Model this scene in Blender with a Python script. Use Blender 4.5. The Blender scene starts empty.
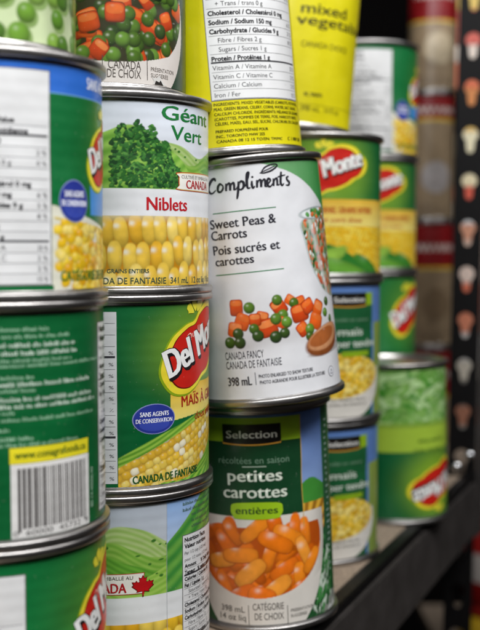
import bpy, bmesh, math, random
import numpy as np
from mathutils import Matrix, Vector

S = bpy.context.scene
COL = S.collection
MM = 0.001
# ------------------------------------------------------------------ camera, light, exposure
FPX, PITCH, EYE = 1043.0, 0.064, 0.1915
cam_d = bpy.data.cameras.new('camera'); cam = bpy.data.objects.new('camera', cam_d); COL.objects.link(cam)
cam.location = (0, 0, EYE); cam.rotation_euler = (math.pi/2-PITCH, 0, 0)
cam_d.sensor_fit = 'HORIZONTAL'; cam_d.sensor_width = 36; cam_d.lens = FPX/480*36
cam_d.clip_start = 0.02; cam_d.clip_end = 50
cam_d.dof.use_dof = True; cam_d.dof.focus_distance = 0.452; cam_d.dof.aperture_fstop = 10.5
S.camera = cam
W = bpy.data.worlds.new('World'); S.world = W; W.use_nodes = True
wn = W.node_tree.nodes; wl = W.node_tree.links
bgn = wn['Background']; bgn.inputs['Strength'].default_value = 0.13
tc = wn.new('ShaderNodeTexCoord'); sx = wn.new('ShaderNodeSeparateXYZ'); rp = wn.new('ShaderNodeValToRGB')
wl.new(tc.outputs['Generated'], sx.inputs[0]); wl.new(sx.outputs['Z'], rp.inputs[0]); wl.new(rp.outputs[0], bgn.inputs['Color'])
rp.color_ramp.elements[0].color = (0.10, 0.085, 0.08, 1); rp.color_ramp.elements[0].position = 0.0
rp.color_ramp.elements[1].color = (0.55, 0.57, 0.62, 1); rp.color_ramp.elements[1].position = 0.75

def area(name, loc, target, sx_, sy_, power, color):
    d = bpy.data.lights.new(name, 'AREA'); d.shape = 'RECTANGLE'; d.size = sx_; d.size_y = sy_; d.energy = power; d.color = color
    o = bpy.data.objects.new(name, d); COL.objects.link(o); o.location = loc
    o.rotation_euler = (Vector(target)-Vector(loc)).to_track_quat('-Z', 'Y').to_euler()
    return o
area('overhead_area_light', (0.32, -0.12, 1.02), (0, 0.52, 0.22), 0.9, 0.20, 16.5, (0.98, 0.98, 1.0))
area('overhead_area_light', (-0.38, -0.25, 0.95), (-.05, 0.45, 0.25), 0.20, 0.6, 6.5, (0.93, 0.96, 1.0))  # added dim fill from the left, above the shelf side
area('overhead_area_light', (0.95, 0.45, 1.05), (0.1, 0.7, 0.1), 0.16, 0.9, 3.2, (0.98, 0.98, 1.0))
S.view_settings.view_transform = 'Standard'; S.view_settings.look = 'None'
S.view_settings.exposure = -0.12; S.view_settings.gamma = 1.0

# ------------------------------------------------------------------ materials
def lin(c):
    if isinstance(c, str):
        c = tuple(int(c[i:i+2], 16)/255 for i in (0, 2, 4))
    return tuple(x/12.92 if x <= .04045 else ((x+.055)/1.055)**2.4 for x in c)

def mat(name, base, rough=.5, metal=0.0, noise=(300, .15), bump=0.0, bscale=400, coat=0.0, stretch=None, rough_var=0.0, spec=.5):
    m = bpy.data.materials.new(name); m.use_nodes = True
    N = m.node_tree.nodes; L = m.node_tree.links; p = N['Principled BSDF']
    t = N.new('ShaderNodeTexCoord'); n = N.new('ShaderNodeTexNoise'); n.inputs['Scale'].default_value = noise[0]; n.inputs['Detail'].default_value = 5
    if stretch:
        mp = N.new('ShaderNodeMapping'); mp.inputs['Scale'].default_value = stretch
        L.new(t.outputs['Object'], mp.inputs[0]); L.new(mp.outputs[0], n.inputs['Vector'])
    else: L.new(t.outputs['Object'], n.inputs['Vector'])
    mx = N.new('ShaderNodeMix'); mx.data_type = 'RGBA'
    mx.inputs[6].default_value = tuple(x*(1-noise[1]) for x in base)+(1,); mx.inputs[7].default_value = tuple(min(1, x*(1+noise[1])) for x in base)+(1,)
    L.new(n.outputs['Fac'], mx.inputs[0]); L.new(mx.outputs[2], p.inputs['Base Color'])
    p.inputs['Specular IOR Level'].default_value = spec
    p.inputs['Roughness'].default_value = rough; p.inputs['Metallic'].default_value = metal; p.inputs['Coat Weight'].default_value = coat
    if rough_var:
        mr = N.new('ShaderNodeMapRange'); mr.inputs['To Min'].default_value = rough-rough_var; mr.inputs['To Max'].default_value = rough+rough_var
        L.new(n.outputs['Fac'], mr.inputs[0]); L.new(mr.outputs[0], p.inputs['Roughness'])
    if bump:
        n2 = N.new('ShaderNodeTexNoise'); n2.inputs['Scale'].default_value = bscale; n2.inputs['Detail'].default_value = 6; L.new(t.outputs['Object'], n2.inputs['Vector'])
        b = N.new('ShaderNodeBump'); b.inputs['Strength'].default_value = bump; b.inputs['Distance'].default_value = .0006
        L.new(n2.outputs['Fac'], b.inputs['Height']); L.new(b.outputs[0], p.inputs['Normal'])
    return m

def print_mat(name, rough, beads):
    """printed paper: ink colour from the 'ink' attribute, faint paper mottling, the can's beads showing through as relief"""
    m = bpy.data.materials.new(name); m.use_nodes = True
    N = m.node_tree.nodes; L = m.node_tree.links; p = N['Principled BSDF']
    a = N.new('ShaderNodeAttribute'); a.attribute_name = 'ink'
    t = N.new('ShaderNodeTexCoord'); n = N.new('ShaderNodeTexNoise'); n.inputs['Scale'].default_value = 90; n.inputs['Detail'].default_value = 8
    L.new(t.outputs['Object'], n.inputs['Vector'])
    mr = N.new('ShaderNodeMapRange'); mr.inputs['To Min'].default_value = .86; mr.inputs['To Max'].default_value = 1.06; L.new(n.outputs['Fac'], mr.inputs[0])
    mx = N.new('ShaderNodeVectorMath'); mx.operation = 'SCALE'; L.new(a.outputs['Color'], mx.inputs[0]); L.new(mr.outputs[0], mx.inputs['Scale'])
    sp = N.new('ShaderNodeTexNoise'); sp.inputs['Scale'].default_value = 700; sp.inputs['Detail'].default_value = 2; L.new(t.outputs['Object'], sp.inputs['Vector'])
    sr = N.new('ShaderNodeMapRange'); sr.inputs['From Min'].default_value = .70; sr.inputs['From Max'].default_value = .80; sr.inputs['To Max'].default_value = .35; L.new(sp.outputs['Fac'], sr.inputs[0])
    dm = N.new('ShaderNodeMix'); dm.data_type = 'RGBA'; dm.inputs[7].default_value = (.55, .52, .48, 1); L.new(sr.outputs[0], dm.inputs[0]); L.new(mx.outputs[0], dm.inputs[6])
    L.new(dm.outputs[2], p.inputs['Base Color'])
    r2 = N.new('ShaderNodeMapRange'); r2.inputs['To Min'].default_value = rough-.1; r2.inputs['To Max'].default_value = rough+.12; L.new(n.outputs['Fac'], r2.inputs[0]); L.new(r2.outputs[0], p.inputs['Roughness'])
    s = N.new('ShaderNodeSeparateXYZ'); L.new(t.outputs['Object'], s.inputs[0])
    w = N.new('ShaderNodeMath'); w.operation = 'MULTIPLY'; w.inputs[1].default_value = 2*math.pi/0.0048; L.new(s.outputs['Z'], w.inputs[0])
    c = N.new('ShaderNodeMath'); c.operation = 'COSINE'; L.new(w.outputs[0], c.inputs[0])
    k = N.new('ShaderNodeMath'); k.operation = 'MULTIPLY'; k.inputs[1].default_value = beads; L.new(c.outputs[0], k.inputs[0])
    n3 = N.new('ShaderNodeTexNoise'); n3.inputs['Scale'].default_value = 45; n3.inputs['Detail'].default_value = 3; L.new(t.outputs['Object'], n3.inputs['Vector'])
    p.inputs['Coat Weight'].default_value = .22; p.inputs['Coat Roughness'].default_value = .22
    ad = N.new('ShaderNodeMath'); ad.operation = 'MULTIPLY_ADD'; ad.inputs[1].default_value = 3.4; L.new(n3.outputs['Fac'], ad.inputs[0]); L.new(k.outputs[0], ad.inputs[2])
    b = N.new('ShaderNodeBump'); b.inputs['Strength'].default_value = .5; b.inputs['Distance'].default_value = .0003
    L.new(ad.outputs[0], b.inputs['Height']); L.new(b.outputs[0], p.inputs['Normal'])
    return m

M_PAPER = print_mat('printed_paper', .36, .0)
M_RIBBED = print_mat('printed_paper_over_beads', .36, .13)
M_STEEL = mat('tinplate', (.46, .44, .42), .33, 1.0, (60, .25), .15, 500, stretch=(1, 1, 12), rough_var=.1)
M_LID = mat('tinplate_lid', (.58, .57, .55), .32, 1.0, (80, .2), .1)
M_BLACK = mat('black_painted_steel', (.005, .0045, .0045), .5, spec=.14, metal=0, noise=(200, .35), bump=.35, bscale=900, rough_var=.12)
M_FACE = mat('lit_black_steel', (.040, .035, .032), .55, spec=.3, metal=0, noise=(60, .5), bump=.35, bscale=900, rough_var=.12)  # same black steel, base colour lightened for the light on beam face and flange
M_BOARD = mat('particle_board', (.30, .23, .165), .85, 0, (380, .75), .5, 700)
M_BACK = mat('dark_backdrop', (.003, .0025, .0025), .9, 0, (5, .3), spec=.05)
M_ZINC = mat('zinc_rivet', (.7, .7, .7), .25, 1.0, (200, .1))

# ------------------------------------------------------------------ object helpers
def tag(o, label=None, cat=None, group=None, kind=None):
    if label: o['label'] = label
    if cat: o['category'] = cat
    if group: o['group'] = group
    if kind: o['kind'] = kind
    return o
def empty(name, mw, **k):
    o = bpy.data.objects.new(name, None); COL.objects.link(o); o.matrix_world = mw; o.empty_display_size = .02
    return tag(o, **k)
def link(name, me, m, parent=None, smooth=False):
    o = bpy.data.objects.new(name, me); COL.objects.link(o)
    if not me.materials: me.materials.append(m)
    if parent: o.parent = parent
    if smooth: me.polygons.foreach_set('use_smooth', [True]*len(me.polygons))
    return o
def from_bm(name, bm, m, parent=None, smooth=False):
    me = bpy.data.meshes.new(name); bm.normal_update(); bm.to_mesh(me); bm.free(); return link(name, me, m, parent, smooth)
def box_bm(bm, lo, hi, mtx=None, bev=0):
    r = bmesh.ops.create_cube(bm, size=1); v = r['verts']
    for q in v:
        q.co = Vector([lo[i]+(q.co[i]+.5)*(hi[i]-lo[i]) for i in range(3)])
    if bev:
        e = list({e for q in v for e in q.link_edges}); r2 = bmesh.ops.bevel(bm, geom=e, offset=bev, segments=2, affect='EDGES'); v = list({q for f in r2['faces'] for q in f.verts} | {q for q in v if q.is_valid})
    if mtx is not None:
        for q in v: q.co = mtx @ q.co
def lathe(name, prof, m, parent, n=128, closed=False):
    """prof in mm"""
    vs = []; fs = []; k = len(prof)
    for r, z in prof:
        for i in range(n):
            a = 2*math.pi*i/n; vs.append((r*MM*math.sin(a), -r*MM*math.cos(a), z*MM))
    for j in range(k if closed else k-1):
        for i in range(n):
            a, b = j*n+i, j*n+(i+1) % n; c, d = ((j+1) % k)*n+(i+1) % n, ((j+1) % k)*n+i
            fs.append((a, b, c, d))
    me = bpy.data.meshes.new(name); me.from_pydata(vs, [], fs); me.update()
    return link(name, me, m, parent, True)

# ------------------------------------------------------------------ canned geometry
def copy_tree(o, parent=None):
    c = o.copy(); COL.objects.link(c); c.parent = parent
    for ch in list(o.children): copy_tree(ch, c)
    return c

class Can:
    """x,y,z of the base centre in mm; tilt is the counter-clockwise lean seen from the aisle, in degrees"""
    def __init__(s, name, x, y, z, R, H, tilt=0, flip=False, label='', cat='food can', group=None, turn=0, lean=0):
        s.R, s.H, s.Rb = R, H, R-1.9; g = random.Random(int(x*7+z*3+y)); s.ph = [g.uniform(0, 6.283) for _ in range(14)]
        yaw = math.atan2(x, y)            # the can's own front faces the aisle viewer
        s.M = Matrix.Translation((x*MM, y*MM, z*MM)) @ Matrix.Rotation(-math.radians(tilt), 4, 'Y') @ Matrix.Rotation(math.radians(lean), 4, 'X')
        if flip: s.M = s.M @ Matrix.Translation((0, 0, H*MM)) @ Matrix.Rotation(math.pi, 4, 'Y')
        s.M = s.M @ Matrix.Rotation(yaw if flip else -yaw, 4, 'Z')
        s.inv = s.M.inverted()
        s.root = empty(name, s.M @ Matrix.Rotation(math.radians(turn), 4, 'Z'), label=label, cat=cat, group=group)
        r, b = R, s.Rb
        lathe('can_body', [(b-.15, 2.6), (b-.15, 4.0), (b-1.9, 5.0), (b-1.9, H-5.6), (b-.15, H-4.4), (b-.15, H-2.6)], M_STEEL, s.root)
        lo = [(r-4, 3.2), (r-3.6, .4), (r-3.0, 0), (r-.7, 0), (r-.15, .35), (r, 1.0), (r, 2.5), (r-.3, 3.0), (b-.1, 3.3), (b-.5, 3.7)]
        lathe('bottom_rim', lo, M_STEEL, s.root)
        lathe('top_rim', [(q, H-z) for q, z in lo][::-1], M_STEEL, s.root)
        def disc(h, up):
            f = [(0.01, h), (r*.35, h), (r*.37, h+up*.5), (r*.40, h), (r*.62, h), (r*.64, h+up*.6), (r*.68, h+up*.1), (r*.84, h), (r*.87, h+up*.8), (r-4.2, h), (r-3.9, h+up*.6)]
            return f
        lathe('lid', disc(H-3.6, .8), M_LID, s.root)
        lathe('base_disc', [(q, 3.6-(z-3.6)) for q, z in disc(3.6, .8)][::-1], M_LID, s.root)
    def wobble(s, a, z):
        """shallow handling dents in the tin wall, mm; none at the seams or round the back"""
        w = np.clip((1.62-np.abs(a))/.35, 0, 1)*np.sin(np.clip(z/s.H, 0, 1)*math.pi)**.7
        x = a*s.Rb; q = s.ph
        d = .11*np.sin(x/6.3+q[0])*np.sin(z/9.1+q[1])+.10*np.sin(x/10.7+z/13+q[2])-.10
        for k in range(3):
            cx, cz, R_, dp = (q[3+k]/6.283-.5)*90, (.2+.6*q[6+k]/6.283)*s.H, 5+q[9+k]*1.1, .25+q[10+k]*.09
            d = d-dp*np.exp(-((x-cx)/R_)**2-((z-cz)/(R_*.7))**2)
        return d*w
    def uv(s, px, py):
        d = Vector(((px-240)/FPX, 1, -(py-315)/FPX)); c, t = math.cos(PITCH), math.sin(PITCH)
        w = Vector((d.x, d.y*c+d.z*t, -d.y*t+d.z*c)); o = s.inv @ Vector((0, 0, EYE)); w = s.inv.to_3x3() @ w
        rb = s.Rb*MM
        A = w.x**2+w.y**2; B = o.x*w.x+o.y*w.y; C = o.x**2+o.y**2-rb**2; D = B*B-A*C
        k = (-B-math.sqrt(D))/A if D > 0 else -B/A
        p = o+w*k
        return math.atan2(p.x, -p.y)*s.Rb, p.z/MM

class Ink:
    """flat printed shapes in label space (s, z in mm), later wrapped round the can"""
    def __init__(s, can): s.can = can; s.v = []; s.f = []; s.c = []
    def add(s, pts, faces, col, layer):
        n = sum(len(a) for a in s.v)
        a = np.empty((len(pts), 3)); a[:, :2] = pts; a[:, 2] = layer
        s.v.append(a); s.f += [tuple(i+n for i in f) for f in faces]
        c = np.ones((len(pts), 4)); c[:, :3] = col; s.c.append(c)
    def mesh2d(s, vs, fs, col, layer, cut=True):
        xs = [p[0] for p in vs]
        ys = [p[1] for p in vs]
        if cut and (max(xs)-min(xs) > 2.2 or max(ys)-min(ys) > 5):
            bm = bmesh.new(); q = [bm.verts.new((p[0], p[1], 0)) for p in vs]
            for f in fs:
                try: bm.faces.new([q[i] for i in f])
                except ValueError: pass
            bmesh.ops.triangulate(bm, faces=[f for f in bm.faces if len(f.verts) > 4])
            x = math.floor(min(xs)/1.6)*1.6+1.6
            while x < max(xs):
                bmesh.ops.bisect_plane(bm, geom=bm.verts[:]+bm.edges[:]+bm.faces[:], plane_co=(x, 0, 0), plane_no=(1, 0, 0)); x += 1.6
            y = math.floor(min(ys)/3.2)*3.2+3.2
            while y < max(ys):
                bmesh.ops.bisect_plane(bm, geom=bm.verts[:]+bm.edges[:]+bm.faces[:], plane_co=(0, y, 0), plane_no=(0, 1, 0)); y += 3.2
            bm.verts.index_update()
            vs = [v.co[:2] for v in bm.verts]; fs = [[v.index for v in f.verts] for f in bm.faces]; bm.free()
        s.add(vs, fs, col, layer)
    def poly(s, pts, col, layer=1):
        s.mesh2d(pts, [list(range(len(pts)))], lin(col), layer)
    def rect(s, s0, z0, s1, z1, col, layer=1): s.poly([(s0, z0), (s1, z0), (s1, z1), (s0, z1)], col, layer)
    def ell(s, cs, cz, a, b, col, layer=1, ang=0, n=40):
        c, d = math.cos(ang), math.sin(ang)
        s.poly([(cs+a*math.cos(t)*c-b*math.sin(t)*d, cz+a*math.cos(t)*d+b*math.sin(t)*c) for t in [2*math.pi*i/n for i in range(n)]], col, layer)
    def stroke(s, pts, w, col, layer=2):
        """tapered brush stroke along points, w a list or number (mm)"""
        pts = spline(pts, 6, False); n = len(pts); ws = w if hasattr(w, '__len__') else [w]*2
        ww = np.interp(np.linspace(0, 1, n), np.linspace(0, 1, len(ws)), ws)/2
        P = np.array(pts); T = np.gradient(P, axis=0); T /= np.linalg.norm(T, axis=1)[:, None]+1e-9; Nn = np.stack([-T[:, 1], T[:, 0]], 1)*ww[:, None]
        s.add(np.concatenate([P+Nn, P-Nn]), [(i, i+1, n+i+1, n+i) for i in range(n-1)], lin(col), layer)
    def text(s, txt, p0, p1, h, col, layer=2, bold=0.0, shear=0.0, fit=True):
        """baseline from p0 to p1 (mm), cap height h mm"""
        vs, fs, w = glyphs(txt, 0, shear)
        L = math.hypot(p1[0]-p0[0], p1[1]-p0[1]); a = math.atan2(p1[1]-p0[1], p1[0]-p0[0])
        ky = h/.7; kx = L/w if fit else ky
        c, d = math.cos(a), math.sin(a)
        b = bold*1.25*ky; n = 1 if b == 0 else 3 if bold < .03 else 10
        for i in range(n):                      # a heavier face: the letter struck a few times, each a hair aside
            ox, oy = (0, 0) if n == 1 else ((i-1)*b, (i-1)*b*.3) if n == 3 else (b*math.cos(i*.628), b*math.sin(i*.628))
            P = [(p0[0]+ox+x*kx*c-y*ky*d, p0[1]+oy+x*kx*d+y*ky*c) for x, y in vs]
            s.mesh2d(P, fs, lin(col), layer+i*.08*(3.1 if n == 3 else 1), cut=h > 2.4)
    def greek(s, s0, s1, z, h, col, rng, layer=2, slope=0):
        x = s0
        vs = []; fs = []
        while x < s1:
            for _ in range(rng.randint(2, 9)):
                w = h*rng.uniform(.28, .6); hh = h*rng.choice((.7, .7, 1.0)); n = len(vs)
                zz = z+slope*(x-s0); t = h*.17
                for (a, b, c, d) in ((0, 0, t, hh), (w-t, 0, w, hh*.7), (0, 0 if rng.random() < .5 else hh*.6, w, t if rng.random() < .5 else hh*.75)):
                    if d <= b: d = b+t
                    n = len(vs); vs += [(x+a, zz+b), (x+c, zz+b), (x+c, zz+d), (x+a, zz+d)]; fs.append((n, n+1, n+2, n+3))
                x += w+h*.2
                if x > s1: break
            x += h*.45
        if vs: s.add(vs, fs, lin(col), layer)
    def arrays(s):
        return np.concatenate(s.v), s.f, np.concatenate(s.c)
    def build(s, name, parent, label=None, extra=None):
        if extra is not None:
            v0, f0, c0 = extra
            if s.v:
                v1, f1, c1 = s.arrays(); n = len(v0); v = np.concatenate([v0, v1]); f = f0+[tuple(i+n for i in q) for q in f1]; c = np.concatenate([c0, c1])
            else: v, f, c = extra
        else: v, f, c = s.arrays()
        can = s.can; a = v[:, 0]/can.Rb; r = (can.Rb+v[:, 2]*.045+can.wobble(a, v[:, 1]))*MM
        P = np.stack([r*np.sin(a), -r*np.cos(a), v[:, 1]*MM], 1)
        me = bpy.data.meshes.new(name); me.from_pydata(P.tolist(), [], f); me.update()
        at = me.color_attributes.new('ink', 'FLOAT_COLOR', 'POINT'); at.data.foreach_set('color', c.astype(np.float32).ravel())
        o = link(name, me, M_RIBBED if can.R > 40 else M_PAPER, parent, True)
        if label: o['label'] = label
        return o

_G = {}
def glyphs(txt, bold, shear):
    k = (txt, bold, shear)
    if k not in _G:
        cu = bpy.data.curves.new('t', 'FONT'); cu.body = txt; cu.size = 1; cu.offset = bold; cu.shear = shear; cu.resolution_u = 3
        ob = bpy.data.objects.new('t', cu); me = bpy.data.meshes.new_from_object(ob)
        vs = [tuple(v.co[:2]) for v in me.vertices]; fs = [tuple(p.vertices) for p in me.polygons]
        x0 = min((v[0] for v in vs), default=0); x1 = max((v[0] for v in vs), default=1)
        _G[k] = ([(x-x0, y) for x, y in vs], fs, max(x1-x0, .01))
        bpy.data.objects.remove(ob); bpy.data.meshes.remove(me); bpy.data.curves.remove(cu)
    return _G[k]
def spline(pts, k=6, closed=True):
    P = [np.array(p, float) for p in pts]; n = len(P); out = []
    for i in range(n if closed else n-1):
        g = (lambda j: P[j % n]) if closed else (lambda j: P[max(0, min(n-1, j))])
        a, b, c, d = g(i-1), g(i), g(i+1), g(i+2)
        for t in np.linspace(0, 1, k, endpoint=False):
            out.append(tuple(.5*(2*b+(c-a)*t+(2*a-5*b+4*c-d)*t*t+(3*b-a-3*c+d)*t**3)))
    if not closed: out.append(tuple(P[-1]))
    return out

# ------------------------------------------------------------------ raster print (food pictures, fields, colour fades)
class Print:
    def __init__(s, can, base, step=.33, span=97, z0=3.9, z1=None, seed=1):
        s.can = can; w = math.radians(span)*can.Rb; s.z0 = z0; s.z1 = z1 or can.H-4.4
        s.sa = np.linspace(-w, w, int(2*w/step)); s.za = np.linspace(s.z0, s.z1, int((s.z1-s.z0)/step)); s.step = step
        s.S, s.Z = np.meshgrid(s.sa, s.za); s.base = lin(base); s.C = np.empty(s.S.shape+(3,)); s.C[:] = s.base
        s.tex = None; s.rng = random.Random(seed); s.nr = np.random.RandomState(seed)
    def blend(s, m, col):
        m = np.clip(m, 0, 1)[..., None]; s.C = s.C*(1-m)+np.asarray(col)*m
    def region(s, pts, col=None, soft=0):
        """mask of a polygon"""
        m = np.zeros(s.S.shape, bool); n = len(pts)
        for i in range(n):
            x0, y0 = pts[i]; x1, y1 = pts[(i+1) % n]
            if y0 == y1: continue
            c = (s.Z >= min(y0, y1)) & (s.Z < max(y0, y1)); m ^= c & (s.S < x0+(s.Z-y0)*(x1-x0)/(y1-y0))
        m = m.astype(float)
        if col is not None: s.blend(m, lin(col) if isinstance(col, str) else col)
        return m
    def noise(s, scale, aniso=1.0):
        gx = int((s.sa[-1]-s.sa[0])/scale)+3; gz = int((s.za[-1]-s.za[0])/(scale*aniso))+3
        g = s.nr.rand(gz, gx); x = (s.S-s.sa[0])/scale; z = (s.Z-s.za[0])/(scale*aniso)
        i = x.astype(int); j = z.astype(int); u = x-i; v = z-j; u = u*u*(3-2*u); v = v*v*(3-2*v)
        return (g[j, i]*(1-u)+g[j, i+1]*u)*(1-v)+(g[j+1, i]*(1-u)+g[j+1, i+1]*u)*v
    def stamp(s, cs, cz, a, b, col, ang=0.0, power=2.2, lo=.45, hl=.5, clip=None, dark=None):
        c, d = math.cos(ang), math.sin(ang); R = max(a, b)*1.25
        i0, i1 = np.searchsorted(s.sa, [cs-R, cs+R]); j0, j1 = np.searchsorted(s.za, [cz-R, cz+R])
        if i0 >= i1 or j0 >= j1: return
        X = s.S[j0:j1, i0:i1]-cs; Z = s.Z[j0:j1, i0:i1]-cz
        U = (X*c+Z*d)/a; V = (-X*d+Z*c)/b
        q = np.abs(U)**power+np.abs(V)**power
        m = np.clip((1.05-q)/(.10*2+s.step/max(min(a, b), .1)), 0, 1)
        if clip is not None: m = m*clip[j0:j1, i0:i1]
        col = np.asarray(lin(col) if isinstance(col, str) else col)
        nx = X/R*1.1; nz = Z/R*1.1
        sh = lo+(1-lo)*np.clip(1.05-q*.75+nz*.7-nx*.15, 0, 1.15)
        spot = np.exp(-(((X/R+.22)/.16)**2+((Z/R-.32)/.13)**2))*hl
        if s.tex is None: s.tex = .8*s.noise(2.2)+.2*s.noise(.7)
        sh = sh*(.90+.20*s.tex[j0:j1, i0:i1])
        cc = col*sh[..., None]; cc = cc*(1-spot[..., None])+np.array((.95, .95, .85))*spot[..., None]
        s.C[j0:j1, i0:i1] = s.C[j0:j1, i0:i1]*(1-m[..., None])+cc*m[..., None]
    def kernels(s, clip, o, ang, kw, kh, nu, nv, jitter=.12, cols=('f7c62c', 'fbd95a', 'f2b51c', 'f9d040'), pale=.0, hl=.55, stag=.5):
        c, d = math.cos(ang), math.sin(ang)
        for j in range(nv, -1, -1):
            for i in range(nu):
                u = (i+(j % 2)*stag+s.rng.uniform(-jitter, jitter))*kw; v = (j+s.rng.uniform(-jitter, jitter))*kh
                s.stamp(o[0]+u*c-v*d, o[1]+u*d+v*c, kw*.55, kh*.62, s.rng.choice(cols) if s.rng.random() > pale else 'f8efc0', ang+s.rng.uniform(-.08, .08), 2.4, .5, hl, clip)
    def arrays(s):
        nz, ns = s.S.shape
        V = np.stack([s.S.ravel(), s.Z.ravel(), np.zeros(nz*ns)], 1)
        idx = np.arange(nz*ns).reshape(nz, ns)
        F = np.stack([idx[:-1, :-1], idx[:-1, 1:], idx[1:, 1:], idx[1:, :-1]], -1).reshape(-1, 4)
        C = np.ones((nz*ns, 4)); C[:, :3] = s.C.reshape(-1, 3)
        # the plain back of the label
        w = s.sa[-1]; full = math.pi*s.can.Rb; bs = np.linspace(w, 2*full-w, 72); n = len(V); B = []
        for z in (s.z0, s.z1): B += [(q, z, 0) for q in bs]
        V = np.concatenate([V, B]); bc = np.ones((len(B), 4)); bc[:, :3] = s.base; C = np.concatenate([C, bc])
        F = F.tolist()+[(n+i, n+i+1, n+72+i+1, n+72+i) for i in range(71)]
        return V, [tuple(f) for f in F], C

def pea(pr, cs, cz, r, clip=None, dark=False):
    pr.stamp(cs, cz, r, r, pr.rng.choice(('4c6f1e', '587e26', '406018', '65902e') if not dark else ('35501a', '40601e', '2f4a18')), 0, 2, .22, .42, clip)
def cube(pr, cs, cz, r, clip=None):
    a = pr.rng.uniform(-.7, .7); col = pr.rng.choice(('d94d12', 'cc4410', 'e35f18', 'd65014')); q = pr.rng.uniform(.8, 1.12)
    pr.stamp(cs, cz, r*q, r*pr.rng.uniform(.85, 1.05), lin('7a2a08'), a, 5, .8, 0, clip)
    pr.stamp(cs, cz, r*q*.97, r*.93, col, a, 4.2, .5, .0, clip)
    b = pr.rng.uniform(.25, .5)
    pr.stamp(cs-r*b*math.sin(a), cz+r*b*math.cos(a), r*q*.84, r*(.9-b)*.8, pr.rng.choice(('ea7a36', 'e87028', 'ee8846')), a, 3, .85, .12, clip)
def veg_mix(pr, clip, box, r, n, share=.4):
    s0, z0, s1, z1 = box
    for _ in range(n):
        x, z = pr.rng.uniform(s0, s1), pr.rng.uniform(z0, z1)
        if pr.rng.random() < share: cube(pr, x, z, r*1.25, clip)
        else: pea(pr, x, z, r, clip, pr.rng.random() < .3)

def badge(can, label_obj, cs, cz, a, b, t1='SANS AGENTS', t2='DE CONSERVATION'):
    k = Ink(can); k.ell(cs, cz, a, b, '8a93c8', 2); k.ell(cs, cz, a*.95, b*.94, '2b3a97', 3); k.ell(cs, cz-b*.35, a*.7, b*.45, '3a4cae', 4)
    k.text(t1, (cs-a*.66, cz+b*.18), (cs+a*.66, cz+b*.18), b*.3, 'f2f4ff', 5, .02)
    k.text(t2, (cs-a*.84, cz-b*.24), (cs+a*.84, cz-b*.24), b*.28, 'f2f4ff', 5, .02)
    return k.build('badge', label_obj)

LOGO = [(-.62, -.68), (-.74, -.32), (-.68, .02), (-.52, .36), (-.28, .54), (-.10, .58), (.06, .76), (.30, .84), (.56, .74), (.72, .52), (.86, .30), (.84, .02), (.70, -.18), (.56, -.26), (.40, -.42), (.16, -.56), (-.02, -.60), (-.18, -.72), (-.40, -.80)]
def del_logo(can, label_obj, cs, cz, w, h, words='Del Monte', rot=0.0, layer=2):
    """red scalloped shield edged in yellow with white slanting lettering"""
    k = Ink(can); c, d = math.cos(rot), math.sin(rot)
    def P(x, y): return (cs+(x*c*w-y*d*h)*.62, cz+(x*d*w+y*c*h)*.62)
    def ring(g, col, l): k.poly([P(x*g, y*g) for x, y in spline(LOGO, 5)], col, l)
    ring(1.10, '8fae1c', layer); ring(1.055, 'f6e23a', layer+1); ring(.93, '6d1410', layer+2); ring(.905, 'cf2318', layer+3)
    # little leaf and fruit sprig above the shield
    for (a, b, e, f) in ((-.10, .78, -.24, .90), (-.06, .80, -.02, 1.04), (-.02, .78, .16, .92)):
        k.stroke([P(a, b), P((a+e)/2-.02, (b+f)/2+.05), P(e, f)], [.4, w*.09, .2], 'e9df3c', layer+2)
    a0, a1 = P(-.66, -.42), P(.80, .20)
    hh = h*.36
    up = P(-.30, .22)
    k.text('Quality', up, P(.14, .42), h*.085, 'f3c9b8', layer+4, .0, .3)
    k.text(words, (a0[0]+w*.012, a0[1]-h*.015), (a1[0]+w*.012, a1[1]-h*.015), hh, '1d1a1a', layer+4, .05, .12)
    k.text(words, a0, a1, hh, 'fbfbf6', layer+5, .028, .12)
    return k.build('logo', label_obj)

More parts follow.
